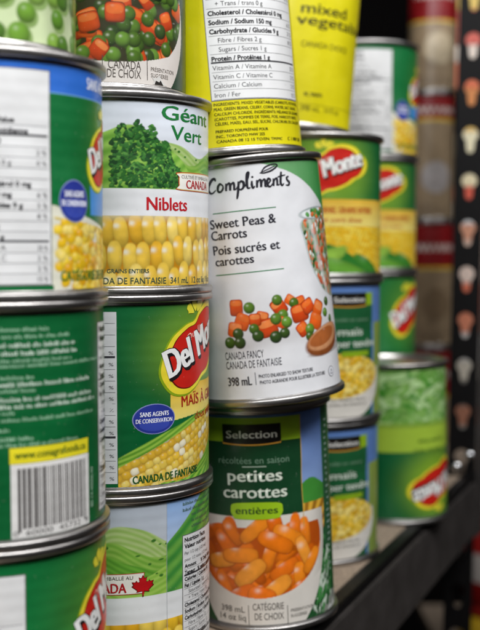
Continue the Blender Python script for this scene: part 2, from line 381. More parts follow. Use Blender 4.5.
NUT = [('Fat / Lipides 1 g', '2 %', 1), ('  Saturated / saturés 0 g', '0 %', 0), ('  + Trans / trans 0 g', '', 0), ('Cholesterol / Cholestérol 0 mg', '', 1), ('Sodium / Sodium 150 mg', '6 %', 1),
       ('Carbohydrate / Glucides 9 g', '3 %', 1), ('  Fibre / Fibres 2 g', '8 %', 0), ('  Sugars / Sucres 1 g', '', 0), ('Protein / Protéines 1 g', '', 1)]
VIT = [('Vitamin A / Vitamine A', '25 %', 0), ('Vitamin C / Vitamine C', '2 %', 0), ('Calcium / Calcium', '2 %', 0), ('Iron / Fer', '15 %', 0)]
def nutrition(can, label_obj, s0, s1, z0, z1, head=True, rows=None, name='nutrition_panel', slope=0.0, fs=.62):
    k = Ink(can); k.rect(s0-.35, z0-.35, s1+.35, z1+.35, '6b6b6b', 2); k.rect(s0, z0, s1, z1, 'e9e9e7', 3)
    R = []
    if head: R = [('Nutrition Facts', None, 3), ('Valeur nutritive', None, 3), ('Per 1/2 cup (125 mL)', None, 2), ('pour 1/2 tasse (125 mL)', None, 2), ('Amount      % Daily Value', None, 1), ('Teneur   % valeur quotidienne', None, 1), ('Calories / Calories 60', None, 1)]
    R += rows if rows is not None else NUT+VIT
    n = len(R); dz = (z1-z0)/(n+.3); W_ = s1-s0
    for i, (a, b, t) in enumerate(R):
        z = z1-(i+1)*dz; h = dz*fs*(1.15 if t == 3 else .9 if t == 2 else 1)
        vs, fs_, w = glyphs(a.strip(), .03 if t in (1, 3) else 0, 0); ww = min(w*h/.7*.95, W_*(.80 if b is not None else .93))
        x = s0+W_*.03+(W_*.07 if a.startswith('  ') else 0)
        k.text(a.strip(), (x, z), (x+ww, z), h*.9, '1b1b1f', 4, .03 if t in (1, 3) else 0)
        if b: k.text(b, (s1-W_*.03-h*1.9, z), (s1-W_*.03, z), h*.85, '1b1b1f', 4)
        if t != 2 and t != 3: k.rect(s0+W_*.02, z-dz*.26, s1-W_*.02, z-dz*.26+(.75 if (a.startswith('Protein') or a.startswith('Teneur')) else .14), '3a3a3e', 4)
    return k.build(name, label_obj)

# ------------------------------------------------------------------ the setting: shelf, rack, dark behind
ANG = math.atan2(159, 71)                       # direction of the shelf's front edge in plan
EX = Vector((math.cos(ANG), math.sin(ANG), 0))  # along the edge, away from the viewer
NX = Vector((math.sin(ANG), -math.cos(ANG), 0)) # out of the shelf, into the aisle
P0 = Vector((.055, .574, 0))
SH = Matrix((( EX.x, NX.x, 0, P0.x), (EX.y, NX.y, 0, P0.y), (0, 0, 1, 0), (0, 0, 0, 1)))   # shelf space: x along edge, y out into the aisle
bm = bmesh.new(); box_bm(bm, (-.75, -.46, -.0125), (.46, -.0005, 0), SH, 0)
o = from_bm('shelf_board', bm, M_BOARD); tag(o, 'speckled tan particle board shelf deck under the stacked cans', 'shelf board')
rt = empty('shelf_beam', SH, label='black steel shelf front beam running beneath the cans to the post', cat='shelf beam')
bm = bmesh.new(); box_bm(bm, (-.75, .0, -.0150), (.345, .009, .0005), None, .0008); from_bm('beam_lip', bm, M_BLACK, rt)
bm = bmesh.new(); box_bm(bm, (-.75, .0065, -.050), (.345, .0115, -.0052), None, .0008); from_bm('beam_face', bm, M_FACE, rt)
bm = bmesh.new(); box_bm(bm, (-.75, -.022, -.0520), (.345, .0062, -.0500), None, .0004); from_bm('beam_flange', bm, M_BLACK, rt)
# backdrop: near-black sheets, their colour standing in for unlit depth behind the rack
def sheet(name, c0, c1, z0, z1, th=.01):
    a, b = Vector(c0), Vector(c1); d = (b-a).normalized(); n = Vector((-d.y, d.x)); bm = bmesh.new()
    v = [bm.verts.new((p.x+q*n.x*th, p.y+q*n.y*th, z)) for z in (z0, z1) for q in (0, 1) for p in ((a, b) if q == 0 else (b, a))]
    for f in ((0, 1, 2, 3), (4, 5, 6, 7), (0, 1, 5, 4), (1, 2, 6, 5), (2, 3, 7, 6), (3, 0, 4, 7)): bm.faces.new([v[i] for i in f])
    bmesh.ops.recalc_face_normals(bm, faces=bm.faces)
    return tag(from_bm(name, bm, M_BACK), kind='structure')
sheet('dark_back_sheet', (-1.2, 1.35), (1.4, 1.95), -.9, 1.2)
sheet('floor', (-1.2, .3), (1.6, .3), -.91, -.90, 2.2)

# upright post: an angle with keyhole slots, front flange facing the viewer
def keyhole(cx, cz, n=14):
    """outline of a keyhole slot, round head above and narrow foot below (m)"""
    pts = []; R_, r_ = .0062, .0037
    a0 = math.asin(r_/R_)
    for i in range(n+1):
        t = -math.pi/2+a0+(2*math.pi-2*a0)*i/n; pts.append((cx+R_*math.cos(t), cz+R_*math.sin(t)))
    for i in range(5):
        t = math.pi+math.pi*i/4; pts.append((cx+r_*.8*math.cos(t), cz-.0125+r_*.8*math.sin(t)))
    return pts
def post(name, px, py, yaw, wide, z0, z1, first, pitch, label, mat_side):
    mw = Matrix.Translation((px, py, 0)) @ Matrix.Rotation(math.radians(.8), 4, 'Y') @ Matrix.Rotation(yaw, 4, 'Z'); rt = empty(name, mw, label=label, cat='shelf post')
    # slotted flange, strip by strip so that each slot is a real hole through 2 mm steel
    bm = bmesh.new(); th = .002; zs = []; z = first
    while z > z0+pitch/2: z -= pitch
    cells = []
    while z < z1: cells.append(z); z += pitch
    for zc in cells:
        lo, hi = zc-pitch/2, zc+pitch/2; K = keyhole(0, zc+.004); m = len(K)
        rect = []
        for (x, y) in K:                        # project each outline point on to the cell's frame
            dx, dy = x, y-zc; k = min(wide/2/abs(dx) if abs(dx) > 1e-6 else 9e9, pitch/2/abs(dy) if abs(dy) > 1e-6 else 9e9); rect.append((dx*k, zc+dy*k))
        F = []
        for sgn in (0, th):
            F.append(([bm.verts.new((x, sgn, y)) for x, y in K], [bm.verts.new((x, sgn, y)) for x, y in rect]))
        for i in range(m):
            j = (i+1) % m
            for q in (0, 1): bm.faces.new((F[q][0][i], F[q][0][j], F[q][1][j], F[q][1][i]))
            bm.faces.new((F[0][0][i], F[1][0][i], F[1][0][j], F[0][0][j]))
        for (X, Z) in ((-1, -1), (1, -1), (1, 1), (-1, 1)):   # frame corners
            cx, cz = X*wide/2, zc+Z*pitch/2
            for q, sg in ((0, 0), (1, th)):
                hh = [(i, r) for i, r in enumerate(rect)]
                on_v = [r for r in hh if abs(abs(r[1][0])-wide/2) < 1e-6 and r[1][0]*X > 0]; on_h = [r for r in hh if abs(abs(r[1][1]-zc)-pitch/2) < 1e-6 and (r[1][1]-zc)*Z > 0]
                if on_v and on_h:
                    a = min(on_v, key=lambda r: abs(r[1][1]-cz)); b = min(on_h, key=lambda r: abs(r[1][0]-cx))
                    bm.faces.new((F[q][1][a[0]], F[q][1][b[0]], bm.verts.new((cx, sg, cz))))
    bmesh.ops.remove_doubles(bm, verts=bm.verts, dist=1e-6); bmesh.ops.recalc_face_normals(bm, faces=bm.faces)
    from_bm('slotted_flange', bm, M_BLACK, rt)
    bm = bmesh.new(); box_bm(bm, (0, -.0022, -.052), (.026, 0, cells[-1]+pitch/2), Matrix.Translation((wide/2+.0003, .001, 0)) @ Matrix.Rotation(ANG-yaw, 4, 'Z')); from_bm('side_flange', bm, mat_side, rt)
    return rt
def rivet(parent, x, y, z):
    bm = bmesh.new(); bmesh.ops.create_uvsphere(bm, u_segments=20, v_segments=12, radius=.0042)
    for v in bm.verts: v.co.y *= .55; v.co += Vector((x, y, z))
    return from_bm('rivet', bm, M_ZINC, parent, True)
PX, PY = .1862, .868
pst = post('rack_post', PX, PY, -.22, .0235, -.34, .44, .243, .0384, 'black steel rack upright with a column of keyhole slots', M_FACE)
for (x, z) in ((-.004, .0115), (.0065, .0215), (-.0035, -.0275), (.0068, -.0175)): rivet(pst, x, -.0015, z-.004)
# ------------------------------------------------------------------ the cans
RW, HW, RT, HT = 43.65, 86.5, 38.1, 118.0
HB = 85.8
H2, Y2 = 113.0, 541.0
GC = 'stacked wide corn cans'; GT = 'tall narrow vegetable cans'
AX, AY, BX, BY, CX, CY, DX, DY, EX_, EY = -93.9, 395.4, -56.3, 480.3, 12.0, 525.0, 46.0, 657.0, 96.2, 825.0

# --- A1: near column, third up: nutrition table, corn picture
def art_a(can, blue=True):
    U = can.uv; pr = Print(can, '0a6d36', .36, seed=3)
    s_l = U(52, 180)[0]
    zt = can.H-5; z_b1 = U(70, 94)[1]
    g = pr.noise(14); pr.C *= (.85+.3*g)[..., None]
    d = np.hypot((pr.S-U(103, 148)[0]-9)/26, (pr.Z-U(100, 148)[1])/26); pr.blend(np.exp(-(d**2)*1.6)*.55, lin('8fc02a'))
    if blue: pr.blend((pr.Z > z_b1).astype(float), lin('2f6fd0')); pr.blend((pr.Z > z_b1-.5).astype(float)*(pr.Z < z_b1), lin('7db0ea'))
    # corn picture on pale ground
    zc = U(60, 205)[1]; m = (pr.Z < zc-(pr.S-s_l)*.22)*(pr.S > s_l-.3); pr.blend(m.astype(float), lin('e8e6d2'))
    clip = ((pr.Z < zc-4-(pr.S-s_l)*.12)*(pr.S > s_l+.5)).astype(float)
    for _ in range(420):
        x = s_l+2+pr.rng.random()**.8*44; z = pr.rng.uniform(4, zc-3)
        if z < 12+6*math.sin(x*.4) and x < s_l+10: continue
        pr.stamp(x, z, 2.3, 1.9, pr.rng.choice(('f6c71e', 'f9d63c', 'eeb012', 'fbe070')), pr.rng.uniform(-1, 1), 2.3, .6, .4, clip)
    # sky-blue flash behind the badge
    sx0 = U(91, 200)[0]; pr.blend(((pr.S > sx0)*(pr.Z < U(95, 180)[1])*(pr.Z > U(95, 221)[1]+2)).astype(float), lin('4a96e0'))
    pr.blend((pr.Z < U(20, 286)[1])*(pr.S < s_l+.3), lin('0a6d36'))
    ink = Ink(can)
    a = U(87, 89)
    if blue: ink.text('SANS AGENTS DE', a, (a[0]+30, a[1]), 4.2, 'f4f7ff', 2, .016)
    b = U(61, 281); ink.text('CATÉGORIE DE FANTAISIE', b, (b[0]+44, b[1]), 3.6, '3f7a2a', 2, .02)
    lab = ink.build('label', can.root, extra=pr.arrays())
    nutrition(can, lab, s_l-44, s_l-.8, U(20, 285)[1], U(20, 68)[1]-.2, fs=.56)
    lg = U(86, 148); del_logo(can, lab, lg[0]+.505*38, lg[1]-.5, 38, 26, 'Del Monte', .12)
    bd = U(75, 201); badge(can, lab, bd[0], bd[1], 7.7, 7.6)
    return can
a1 = art_a(Can('corn_can', AX, AY, 2*HW, RW, HW, 0, label='wide can with white nutrition table and blue topped label, under the pea can', group=GC))

# --- A2: green back of label with small print and a barcode
def art_back(can, right_panel=True):
    U = can.uv; pr = Print(can, '08602f', .6, seed=5); pr.C *= (.88+.22*pr.noise(16))[..., None]
    ink = Ink(can); rng = random.Random(4); sR = U(88, 400)[0]
    rows = [(331, 48, .55), (338, 68, .55), (347, 75, .8), (355, 76, .9), (362, 72, .5), (367, 96, .6), (379, 34, .5), (386, 88, .85), (392, 38, .5), (401, 90, .9), (408, 94, .9), (414, 16, .5), (421, 92, .55), (431, 10, .5), (440, 34, .45), (446, 77, .45)]
    for y, xr, br in rows:
        z = U(30, y)[1]; h = 1.45 if br < .8 else 1.7
        c = lin('b9d8bd'); ink.greek(U(2, y)[0]-28, U(xr, y)[0], z, h, '9cc7a4' if br < .8 else 'd8e8d6', rng, 2)
    lab = ink.build('label', can.root, extra=pr.arrays())
    k = Ink(can); z0, z1 = U(50, 534)[1], U(50, 461)[1]; s0, s1 = U(11, 500)[0], U(89, 500)[0]
    k.rect(s0, z0, s1, z1, 'e9e7e2', 2); x = s0+2.4; rb = random.Random(11)
    while x < s1-2.6:
        w = rb.choice((.33, .33, .66, .99)); k.rect(x, z0+(3.2 if 3 < x-s0 < s1-s0-3.6 else 2), min(x+w, s1-2), z1-1.6, '2e2624', 3); x += w+rb.choice((.33, .45, .66))
    k.text('0  60000  45732  9', (s0+.6, z0+.8), (s1-1, z0+.8), 1.9, '2e2624', 3)
    k.build('barcode', lab)
    k = Ink(can); z2 = z1+.15; k.rect(s0-.3, z2, s1-.2, z2+5.6, 'efe02a', 2); k.text('www.conagrafoods.ca', (s0+1.5, z2+1.8), (s1-2, z2+1.8), 2.6, '20581e', 3, .016); k.build('web_strip', lab)
    k = Ink(can); a = U(93, 506); b = U(93, 466); k.text('80-14-40006-09', a, (a[0], b[1]), 1.6, 'b9d8bd', 3); k.build('lot_text', lab)
    # start of the nutrition table round the right side
    sp = U(98, 400)[0]; nutrition(can, lab, sp+.2, sp+38, U(98, 511)[1], U(98, 320)[1]-1)
    return can
a2 = art_back(Can('corn_can', AX, AY, HW, RW, HW, 0, label='wide green can showing its back with small print and a barcode under a yellow strip', group=GC))

# --- A3
def art_a3(can):
    U = can.uv; pr = Print(can, '0a6d36', .45, seed=8); pr.C *= (.86+.28*pr.noise(14))[..., None]
    lg = (U(71, 600)[0]+.505*48-6.5, U(96, 603)[1])
    d = np.hypot((pr.S-lg[0]-6)/28, (pr.Z-lg[1]+2)/30); pr.blend(np.exp(-(d**2)*1.6)*.5, lin('8fc02a'))
    ink = Ink(can); lab = ink.build('label', can.root, extra=pr.arrays())
    s1 = U(25, 600)[0]; nutrition(can, lab, s1-44, s1, 10, U(10, 577)[1])
    del_logo(can, lab, lg[0]+6.5, lg[1]-1.5, 48, 34, 'Del Monte', .20)
    return can
a3 = art_a3(Can('corn_can', AX, AY, 0, RW, HW, 0, label='wide green can at the foot of the leftmost stack, red shield at its right side', group=GC))

# --- A0: pea picture on a tall can, top left
a0c = Can('vegetable_can', -98, AY, 3*HW, RT, HT, 0, label='tall can covered in a picture of green peas, top left corner', group=GT)
def art_peas(can):
    pr = Print(can, 'c9d8a8', .4, seed=9); U = can.uv
    pr.C *= (.8+.35*pr.noise(7))[..., None]
    for j in range(16, -1, -1):
        for i in range(20):
            if pr.rng.random() < .22: continue
            x = -66+i*7.3+(j % 2)*3.4+pr.rng.uniform(-1.6, 1.6); z = 6+j*7.2+pr.rng.uniform(-1.2, 1.2); r = pr.rng.uniform(3.7, 4.5)
            pr.stamp(x+.8, z-1.2, r*1.1, r*1.05, '8fae62', 0, 2, .9, 0); pr.stamp(x, z, r, r*.96, pr.rng.choice(('5f9028', '709f32', '507c22', '86b044')), 0, 2.1, .35, .3)
    ink = Ink(can); return ink.build('label', can.root, extra=pr.arrays())
art_peas(a0c)
# --- shared pieces for the valley label
def valley(pr, U, s_from, zs, zb, shift=0, hs=1.0, sky0='dfe6ef', sky1='eef1f4'):
    """pale sky over rolling striped fields, down to height zb"""
    t = np.clip((pr.Z-zb)/(zs-zb), 0, 1)[..., None]
    pr.blend((pr.Z > zb).astype(float), np.array(lin(sky1))*(1-t)+np.array(lin(sky0))*t)
    X = pr.S-shift
    hills = [(18, .0, 3.0, 30, '9bbf62', 'b7cf86'), (13.5, .4, 2.6, 24, '76ad3c', '93c052'), (10, 1.6, 2.6, 34, '58982e', '6fb03a'), (6.5, 2.6, 2.2, 26, '8fc247', 'a9d35e')]
    for h, ph, am, wl_, c0, c1 in hills:
        h *= hs; am *= hs
        top = zb+h+am*np.sin(X/wl_*2*math.pi/1.6+ph)+.5*np.sin(X/3.1+ph)
        m = np.clip((top-pr.Z)/.5, 0, 1)*(pr.Z > zb)
        f = (.5+.5*np.sin((pr.Z-top)*2.4+X*.35))[..., None]
        pr.blend(m, np.array(lin(c0))*(1-f)+np.array(lin(c1))*f)
        # hedgerow along the crest
        for i in range(60):
            x = -70+i*2.4+pr.rng.uniform(-1, 1)
            if pr.rng.random() < .7: continue
            zt = zb+h+am*math.sin((x-shift)/wl_*2*math.pi/1.6+ph)-pr.rng.uniform(1.2, 3.6)
            if zt > zb+1.5: pr.stamp(x, zt, pr.rng.uniform(.7, 1.7), pr.rng.uniform(.4, .8), '3f7a2a', .1, 2, .7, 0)

# --- B1
def art_b1(can):
    U = can.uv; pr = Print(can, 'eceff2', .27, seed=12)
    zb = U(150, 189)[1]; zk = U(150, 216)[1]
    valley(pr, U, 0, can.H-5, zb, shift=8)
    # a darker meadow rises at the left in place of the figure
    x0 = U(108, 150)[0]; x1 = U(196, 150)[0]
    top = zb+26-((pr.S-x0-6)/(x1-x0)*1.25)**2*22+1.2*np.sin(pr.S/4)
    m = np.clip((top-pr.Z)/.6, 0, 1)*(pr.Z > zb)
    f = (.5+.5*np.sin(pr.Z*1.1-pr.S*.55+2*np.sin(pr.S/9)))[..., None]; pr.blend(m, np.array(lin('6fa93a'))*(1-f)+np.array(lin('9ccb58'))*f)
    for _ in range(950):
        x = pr.rng.uniform(x0+1, x1-9); lim = zb+27-((x-x0-12)/(x1-x0)*2.1)**2*20+2*math.sin(x*.9)
        z = zb+pr.rng.random()*max(1.5, lim-zb); pr.stamp(x, z, pr.rng.uniform(.7, 1.7), pr.rng.uniform(.45, 1.0), pr.rng.choice(('2d6a2b', '34732f', '24582a', '3f8035', '1d4a24', '5a9a42')), pr.rng.uniform(-1, 1), 2, .6, 0, ((pr.Z > zb+.3)).astype(float))
    pr.blend(((pr.Z < zb)*(pr.Z > zk-1)).astype(float), lin('f0f1f2'))
    # corn
    clip = (pr.Z < zk).astype(float); pr.blend(clip, lin('c98a14'))
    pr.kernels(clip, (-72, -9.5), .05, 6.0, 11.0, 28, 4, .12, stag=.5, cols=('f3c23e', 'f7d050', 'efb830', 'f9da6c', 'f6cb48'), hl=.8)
    m = (pr.Z < zk)*np.clip((pr.Z-zk+3)/3, 0, 1); pr.blend(m*.55, lin('f4e9c0'))
    ink = Ink(can)
    ink.text('Géant', U(162, 119), U(206, 127.5), 6.0, '1e7a3a', 2, .026); ink.text('Vert', U(171, 139), U(201, 145), 6.0, '1e7a3a', 2, .018)
    n = U(147, 210); e = U(187, 212); ink.text('Niblets', n, (e[0], n[1]), 5.6, 'c8202a', 2, .018)
    a = U(107, 273); ink.text('GRAINS ENTIERS', a, (U(149, 273)[0], a[1]), 1.7, '3e5a4a', 3, .01)
    a = U(107, 284); ink.text('CANADA DE FANTAISIE  341 mL  12 oz liq / fl oz', (U(107, 284)[0]-11.5, a[1]), (U(206, 284)[0]+5, a[1]), 2.7, '3e5a4a', 3, .005)
    lab = ink.build('label', can.root, extra=pr.arrays())
    k = Ink(can); a = U(179, 190); z0 = U(190, 191)[1]; z1 = U(190, 172)[1]-.4; r = spline([(a[0], z0+2), (a[0]+1, z0), (a[0]+34, z0), (a[0]+35, z0+2), (a[0]+35, z1-2), (a[0]+33.6, z1), (a[0]+1, z1), (a[0], z1-2)], 4)
    cx, cz = a[0]+17.5, (z0+z1)/2
    k.poly(r, 'c03a30', 2); k.poly([(cx+(x-cx)*.98, cz+(z-cz)*.93) for x, z in r], 'e8c66a', 3); k.poly([(cx+(x-cx)*.965, cz+(z-cz)*.86) for x, z in r], 'f7f4ea', 4)
    k.text('CULTIVÉ ET EMBALLÉ AU', (a[0]+1.6, z1-2.6), (a[0]+26, z1-2.6), 1.4, '5a5a50', 5); k.text('CANADA', (a[0]+4.6, z0+1.0), (a[0]+24, z0+1.0), 3.7, 'b81e24', 5, .02)
    k.build('origin_badge', lab)
    return can
b1 = art_b1(Can('corn_can', BX, BY, 2*HB, RW, HB, 0, label='wide corn can with pale sky, green fields, red Niblets lettering and a kernel picture', group=GC))

# --- B2
def art_b2(can, lx=(192, 354), step=.27, seed=15):
    U = can.uv; pr = Print(can, '066432', step, seed=seed); pr.C *= (.88+.22*pr.noise(15))[..., None]
    lg = (U(155, 356)[0]+.505*56, U(185, 349)[1])
    d = np.hypot((pr.S-lg[0])/33, (pr.Z-lg[1])/23); pr.blend(np.exp(-(d**4)*1.1)*.5, lin('9cc42e'))
    sl = U(117.5, 400)[0]
    # yellow banner
    by1, by0 = U(180, 388)[1], U(180, 420)[1]; bs = U(171, 400)[0]
    bt = by1+(pr.S-bs)*.02+1.2; bb = by0+(pr.S-bs)*.10
    # cob picture: kernels in a lens running up to the right, husk below
    p0 = U(118, 488); p1 = U(205, 426); ang = math.atan2(p1[1]-p0[1], p1[0]-p0[0])
    X = (pr.S-p0[0])*math.cos(ang)+(pr.Z-p0[1])*math.sin(ang); Y = -(pr.S-p0[0])*math.sin(ang)+(pr.Z-p0[1])*math.cos(ang)
    under = (Y < 9.5)*(pr.S > sl)
    husk = np.clip((11.2+1.6*np.sin(X/14)-Y)/.5, 0, 1)*(pr.S > sl)
    st = .5+.5*np.sin(Y*3.2+np.sin(X/9)*2); pr.blend(husk*(pr.Z > 3), np.array(lin('5f9a2a'))*(1-st[..., None])+np.array(lin('9cc84a'))*st[..., None])
    cob = ((Y < 8.6-((X-28)/60)**2*5)*(Y > -13.5+(X/40)**2*2)*(pr.S > sl)).astype(float); pr.blend(cob, lin('d3a53c'))
    L = 26
    for j in range(7, -1, -1):
        for i in range(-4, 25):
            u = i*3.7+(j % 2)*1.6; v = -12.8+j*3.2
            x = p0[0]+u*math.cos(ang)-v*math.sin(ang); z = p0[1]+u*math.sin(ang)+v*math.cos(ang)
            k = 1-.28*abs((v+1)/11)**2; c = np.array(lin(pr.rng.choice(('f6d458', 'f3c840', 'f9e07c', 'f0bf38', 'f7dc70') if pr.rng.random() > .10 else ('fbf3d2',))))*k
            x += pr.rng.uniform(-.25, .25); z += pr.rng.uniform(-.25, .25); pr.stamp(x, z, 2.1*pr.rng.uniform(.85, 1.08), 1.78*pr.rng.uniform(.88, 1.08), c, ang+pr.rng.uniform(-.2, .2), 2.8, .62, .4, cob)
    # bright husk leaf sweeping under the cob
    q0, q1, q2 = U(140, 489), U(185, 478), U(212, 452)
    leaf = spline([(q0[0]-2, q0[1]-4), (q0[0]+10, q0[1]+1.5), q1, (q2[0]-3, q2[1]-1), (q2[0]+20, q2[1]+12), (q2[0]+20, q2[1]-22), (q1[0], 2), (q0[0], 2)], 6)
    m = pr.region(leaf); st = .5+.5*np.sin((pr.Z*1.6-pr.S*1.1)); pr.blend(m, np.array(lin('4d9a2c'))*(1-st[..., None])+np.array(lin('a3d04c'))*st[..., None])
    m = ((pr.Z < bt)*(pr.Z > bb)*(pr.S > bs)).astype(float); t = np.clip((pr.Z-bb)/(bt-bb+.01), 0, 1)[..., None]
    pr.blend(m, np.array(lin('f5e27a'))*(1-t)+np.array(lin('eec026'))*t)
    ink = Ink(can)
    a = (U(182, 402)[0], U(182, 407)[1]); ink.text('MAÏS À GRAINS', a, (a[0]+40, a[1]+1.6), 4.8, 'b02418', 2, .015)
    a = (U(195, 417)[0], U(195, 419)[1]); ink.text('doux entiers', a, (a[0]+24, a[1]+1.4), 3.4, 'b02418', 2, .01, .2)
    a = U(133, 484); b = U(197, 474); ink.text('CANADA DE FANTAISIE', (a[0], a[1]), (b[0], a[1]+1.0), 3.3, '1c5a28', 3, .02)
    lab = ink.build('label', can.root, extra=pr.arrays())
    s1 = U(117, 400)[0]; z0, z1 = U(113, 484)[1], U(113, 312)[1]; k = Ink(can); k.rect(s1-40, z0, s1, z1, 'dcdedd', 2)
    n = 15; dz = (z1-z0)/n
    for i in range(1, n):
        k.rect(s1-38, z1-i*dz, s1-.7, z1-i*dz+(.9 if i in (4, 11) else .15), '333338', 3)
        if i not in (1, 2): k.text('%', (s1-3.4, z1-i*dz-dz*.7), (s1-1.4, z1-i*dz-dz*.7), 1.4, '333338', 3); k.greek(s1-36, s1-14, z1-i*dz-dz*.7, 1.5, '333338', pr.rng, 3)
    k.build('nutrition_panel', lab)
    del_logo(can, lab, lg[0], lg[1], 55, 34, 'Del Monte', .15)
    bd = U(155, 419); badge(can, lab, bd[0], bd[1], 10.2, 6.6)
    return can
b2 = art_b2(Can('corn_can', BX, BY, HB, RW, HB, 0, label='wide green can with red shield logo, blue oval badge and a golden corn cob', group=GC))

# --- B3
def art_b3(can):
    U = can.uv; pr = Print(can, 'e9edef', .3, seed=19); zb = U(140, 597)[1]; zk = U(140, 624)[1]
    valley(pr, U, 0, can.H-5, zb, shift=-10, hs=1.5, sky0='b9c2cc', sky1='d5dbe0')
    sm = U(167, 560)[0]
    # overlapping label edge: a nearer, steeper hill under blue sky
    m = (pr.S > sm)*(pr.Z > zb); t = np.clip((pr.Z-zb)/40, 0, 1)[..., None]; pr.blend(m.astype(float), np.array(lin('dfe9f5'))*(1-t)+np.array(lin('8fb4e4'))*t)
    top = zb+22+(pr.S-sm)*.8; m = (pr.S > sm)*np.clip((top-pr.Z)/.6, 0, 1)*(pr.Z > zb); f = (.5+.5*np.sin(pr.Z*.9-pr.S*.6))[..., None]
    pr.blend(m, np.array(lin('3f8f3a'))*(1-f)+np.array(lin('6fb048'))*f)
    pr.blend((pr.Z < zb).astype(float), lin('eceeed')); clip = (pr.Z < zk).astype(float); pr.blend(clip, lin('b8780c')); pr.kernels(clip, (-72, -4), .05, 6.3, 9.6, 26, 4, .07)
    ink = Ink(can); ink.rect(sm-.1, 4.4, sm+.12, can.H-5, 'a9adb0', 1)
    lab = ink.build('label', can.root, extra=pr.arrays())
    k = Ink(can); a = (U(111, 596)[0], U(111, 596)[1]); z1 = a[1]+9.2
    k.rect(a[0]-20, a[1]+.2, a[0]+14.5, z1+.2, 'c03a30', 2); k.rect(a[0]-20, a[1]+.5, a[0]+14.2, z1-.1, 'f4f0e4', 3)
    k.text('CULTIVÉ ET EMBALLÉ AU', (a[0]-17.5, z1-2.4), (a[0]+9.5, z1-2.4), 1.5, '5a5a50', 5); k.text('CANADA', (a[0]-14, a[1]+1.2), (a[0]+6.5, a[1]+1.2), 4.2, 'b81e24', 5, .02)
    h = [(0, 1), (.16, .72), (.36, .82), (.30, .42), (.44, .40), (.56, .56), (.66, .42), (.96, .46), (.84, .18), (.98, .06), (.52, -.30), (.58, -.46), (.08, -.40), (.06, -.84)]
    lf = h+[(-x, z) for x, z in h[::-1] if x > 0]; L_ = U(143, 588)
    k.poly([(L_[0]+x*5.2, L_[1]+z*5.2+.6) for x, z in lf], '6d1414', 5); k.poly([(L_[0]+x*4.6, L_[1]+z*4.6+.6) for x, z in lf], 'c4161c', 6)
    k.build('origin_badge', lab)
    s0 = U(183, 560)[0]; nutrition(can, lab, s0, s0+36, 5.5, U(190, 534)[1])
    k = Ink(can); z = U(190, 531)[1]
    for i in range(5): k.greek(s0+(6 if i < 3 else 0), s0+30, z+1.4+i*2.7, 1.5, '4e6e56', pr.rng, 2)
    k.build('small_print', lab)
    return can
b3 = art_b3(Can('corn_can', BX, BY, 0, RW, HB, 0, label='wide can with green fields, a red maple leaf and nutrition table, bottom of its stack', group=GC))

# --- bowl picture used by the third brand
def bowl_veg(pr, cs, cz, r, clipz, kind):
    bowl = ((((pr.S-cs)/r)**2+((pr.Z-cz)/(r*.98))**2 < 1)*(pr.Z < cz+3)).astype(float)
    pr.blend(bowl, lin('e6ddcf'))
    edge = (((pr.S-cs)/(r*1.0))**2+((pr.Z-cz)/(r*.98))**2); pr.blend(bowl*np.clip((edge-.86)/.14, 0, 1)*.35, lin('b5a48e'))
    return bowl

# --- B0
def art_b0(can):
    U = can.uv; pr = Print(can, '24402a', .3, seed=23); pr.C *= (.7+.5*pr.noise(5))[..., None]
    sR = U(180, 40)[0]; 
    c = U(112, 18); r = U(181, 20)[0]-c[0]
    zb = U(130, 86)[1]
    d = np.hypot((pr.S-c[0])/r, (pr.Z-c[1])/(r*1.02)); pr.blend((d < 1).astype(float), lin('e3dcd4'))
    pr.blend((d < 1)*np.clip((d-.8)/.2, 0, 1)*.25, lin('b8a898'))
    z_t = U(120, 52)[1]
    veg = ((np.hypot((pr.S-c[0])/(r*.97), (pr.Z-c[1]-6)/(r*.72)) < 1)*(pr.Z > z_t-4+((pr.S-c[0])/r)**2*9)).astype(float)
    pr.blend(veg, lin('35351a'))
    for _ in range(3): veg_mix(pr, veg, (c[0]-r, z_t-3, c[0]+r, can.H-6), 3.45, 150, .27)
    ink = Ink(can); a = U(108, 68); ink.text('CANADA', a, (U(141, 68)[0], a[1]), 3.6, '57504a', 2); a = U(107, 77); ink.text('DE CHOIX', (a[0], U(108, 77)[1]), (U(141, 77)[0], U(108, 77)[1]), 3.6, '57504a', 2)
    for x in (102, 147): s_ = U(x, 60)[0]; ink.rect(s_, U(x, 80)[1], s_+.3, U(x, 55)[1], '57504a', 2)
    a = U(151, 71); ink.text('PRÉSENTATION', a, (a[0]+14, a[1]), 1.7, '6a6058', 2); a = U(151, 77); ink.text('SUGGÉRÉE', a, (a[0]+10, a[1]), 1.7, '6a6058', 2)
    a = U(95, 66); ink.text('14 oz liq', (a[0]-12, U(95, 76)[1]), (a[0]+1, U(95, 76)[1]), 3, '57504a', 2); ink.text('398 mL', (a[0]-12, a[1]), (a[0]+1, a[1]), 3, '57504a', 2)
    # green seam strip, torn foot of the paper
    s_ = U(187.5, 50)[0]; ink.rect(s_, 4.6, s_+14, can.H-5.2, '2f7a34', 1)
    for i in range(14): ink.rect(s_+1, 8+i*2.2, s_+4.5, 9.2+i*2.2, 'dfe6dd', 2)
    lab = ink.build('label', can.root, extra=pr.arrays())
    t = U(158, 84); k = Ink(can); k.poly([(t[0]-3, 4.3), (t[0]-2.2, 5.6), (t[0]-3.2, 7.4), (t[0]-1.0, 6.9), (t[0]+.8, 8.4), (t[0]+1.8, 6.6), (t[0]+3.6, 5.2), (t[0]+5.8, 4.3)], 'd9d6d0', 3); k.poly([(t[0]-2.0, 4.25), (t[0]-1.2, 6.0), (t[0]+.6, 5.4), (t[0]+1.4, 6.4), (t[0]+3, 4.25)], '2a2622', 4); k.build('torn_edge', lab)
    return can
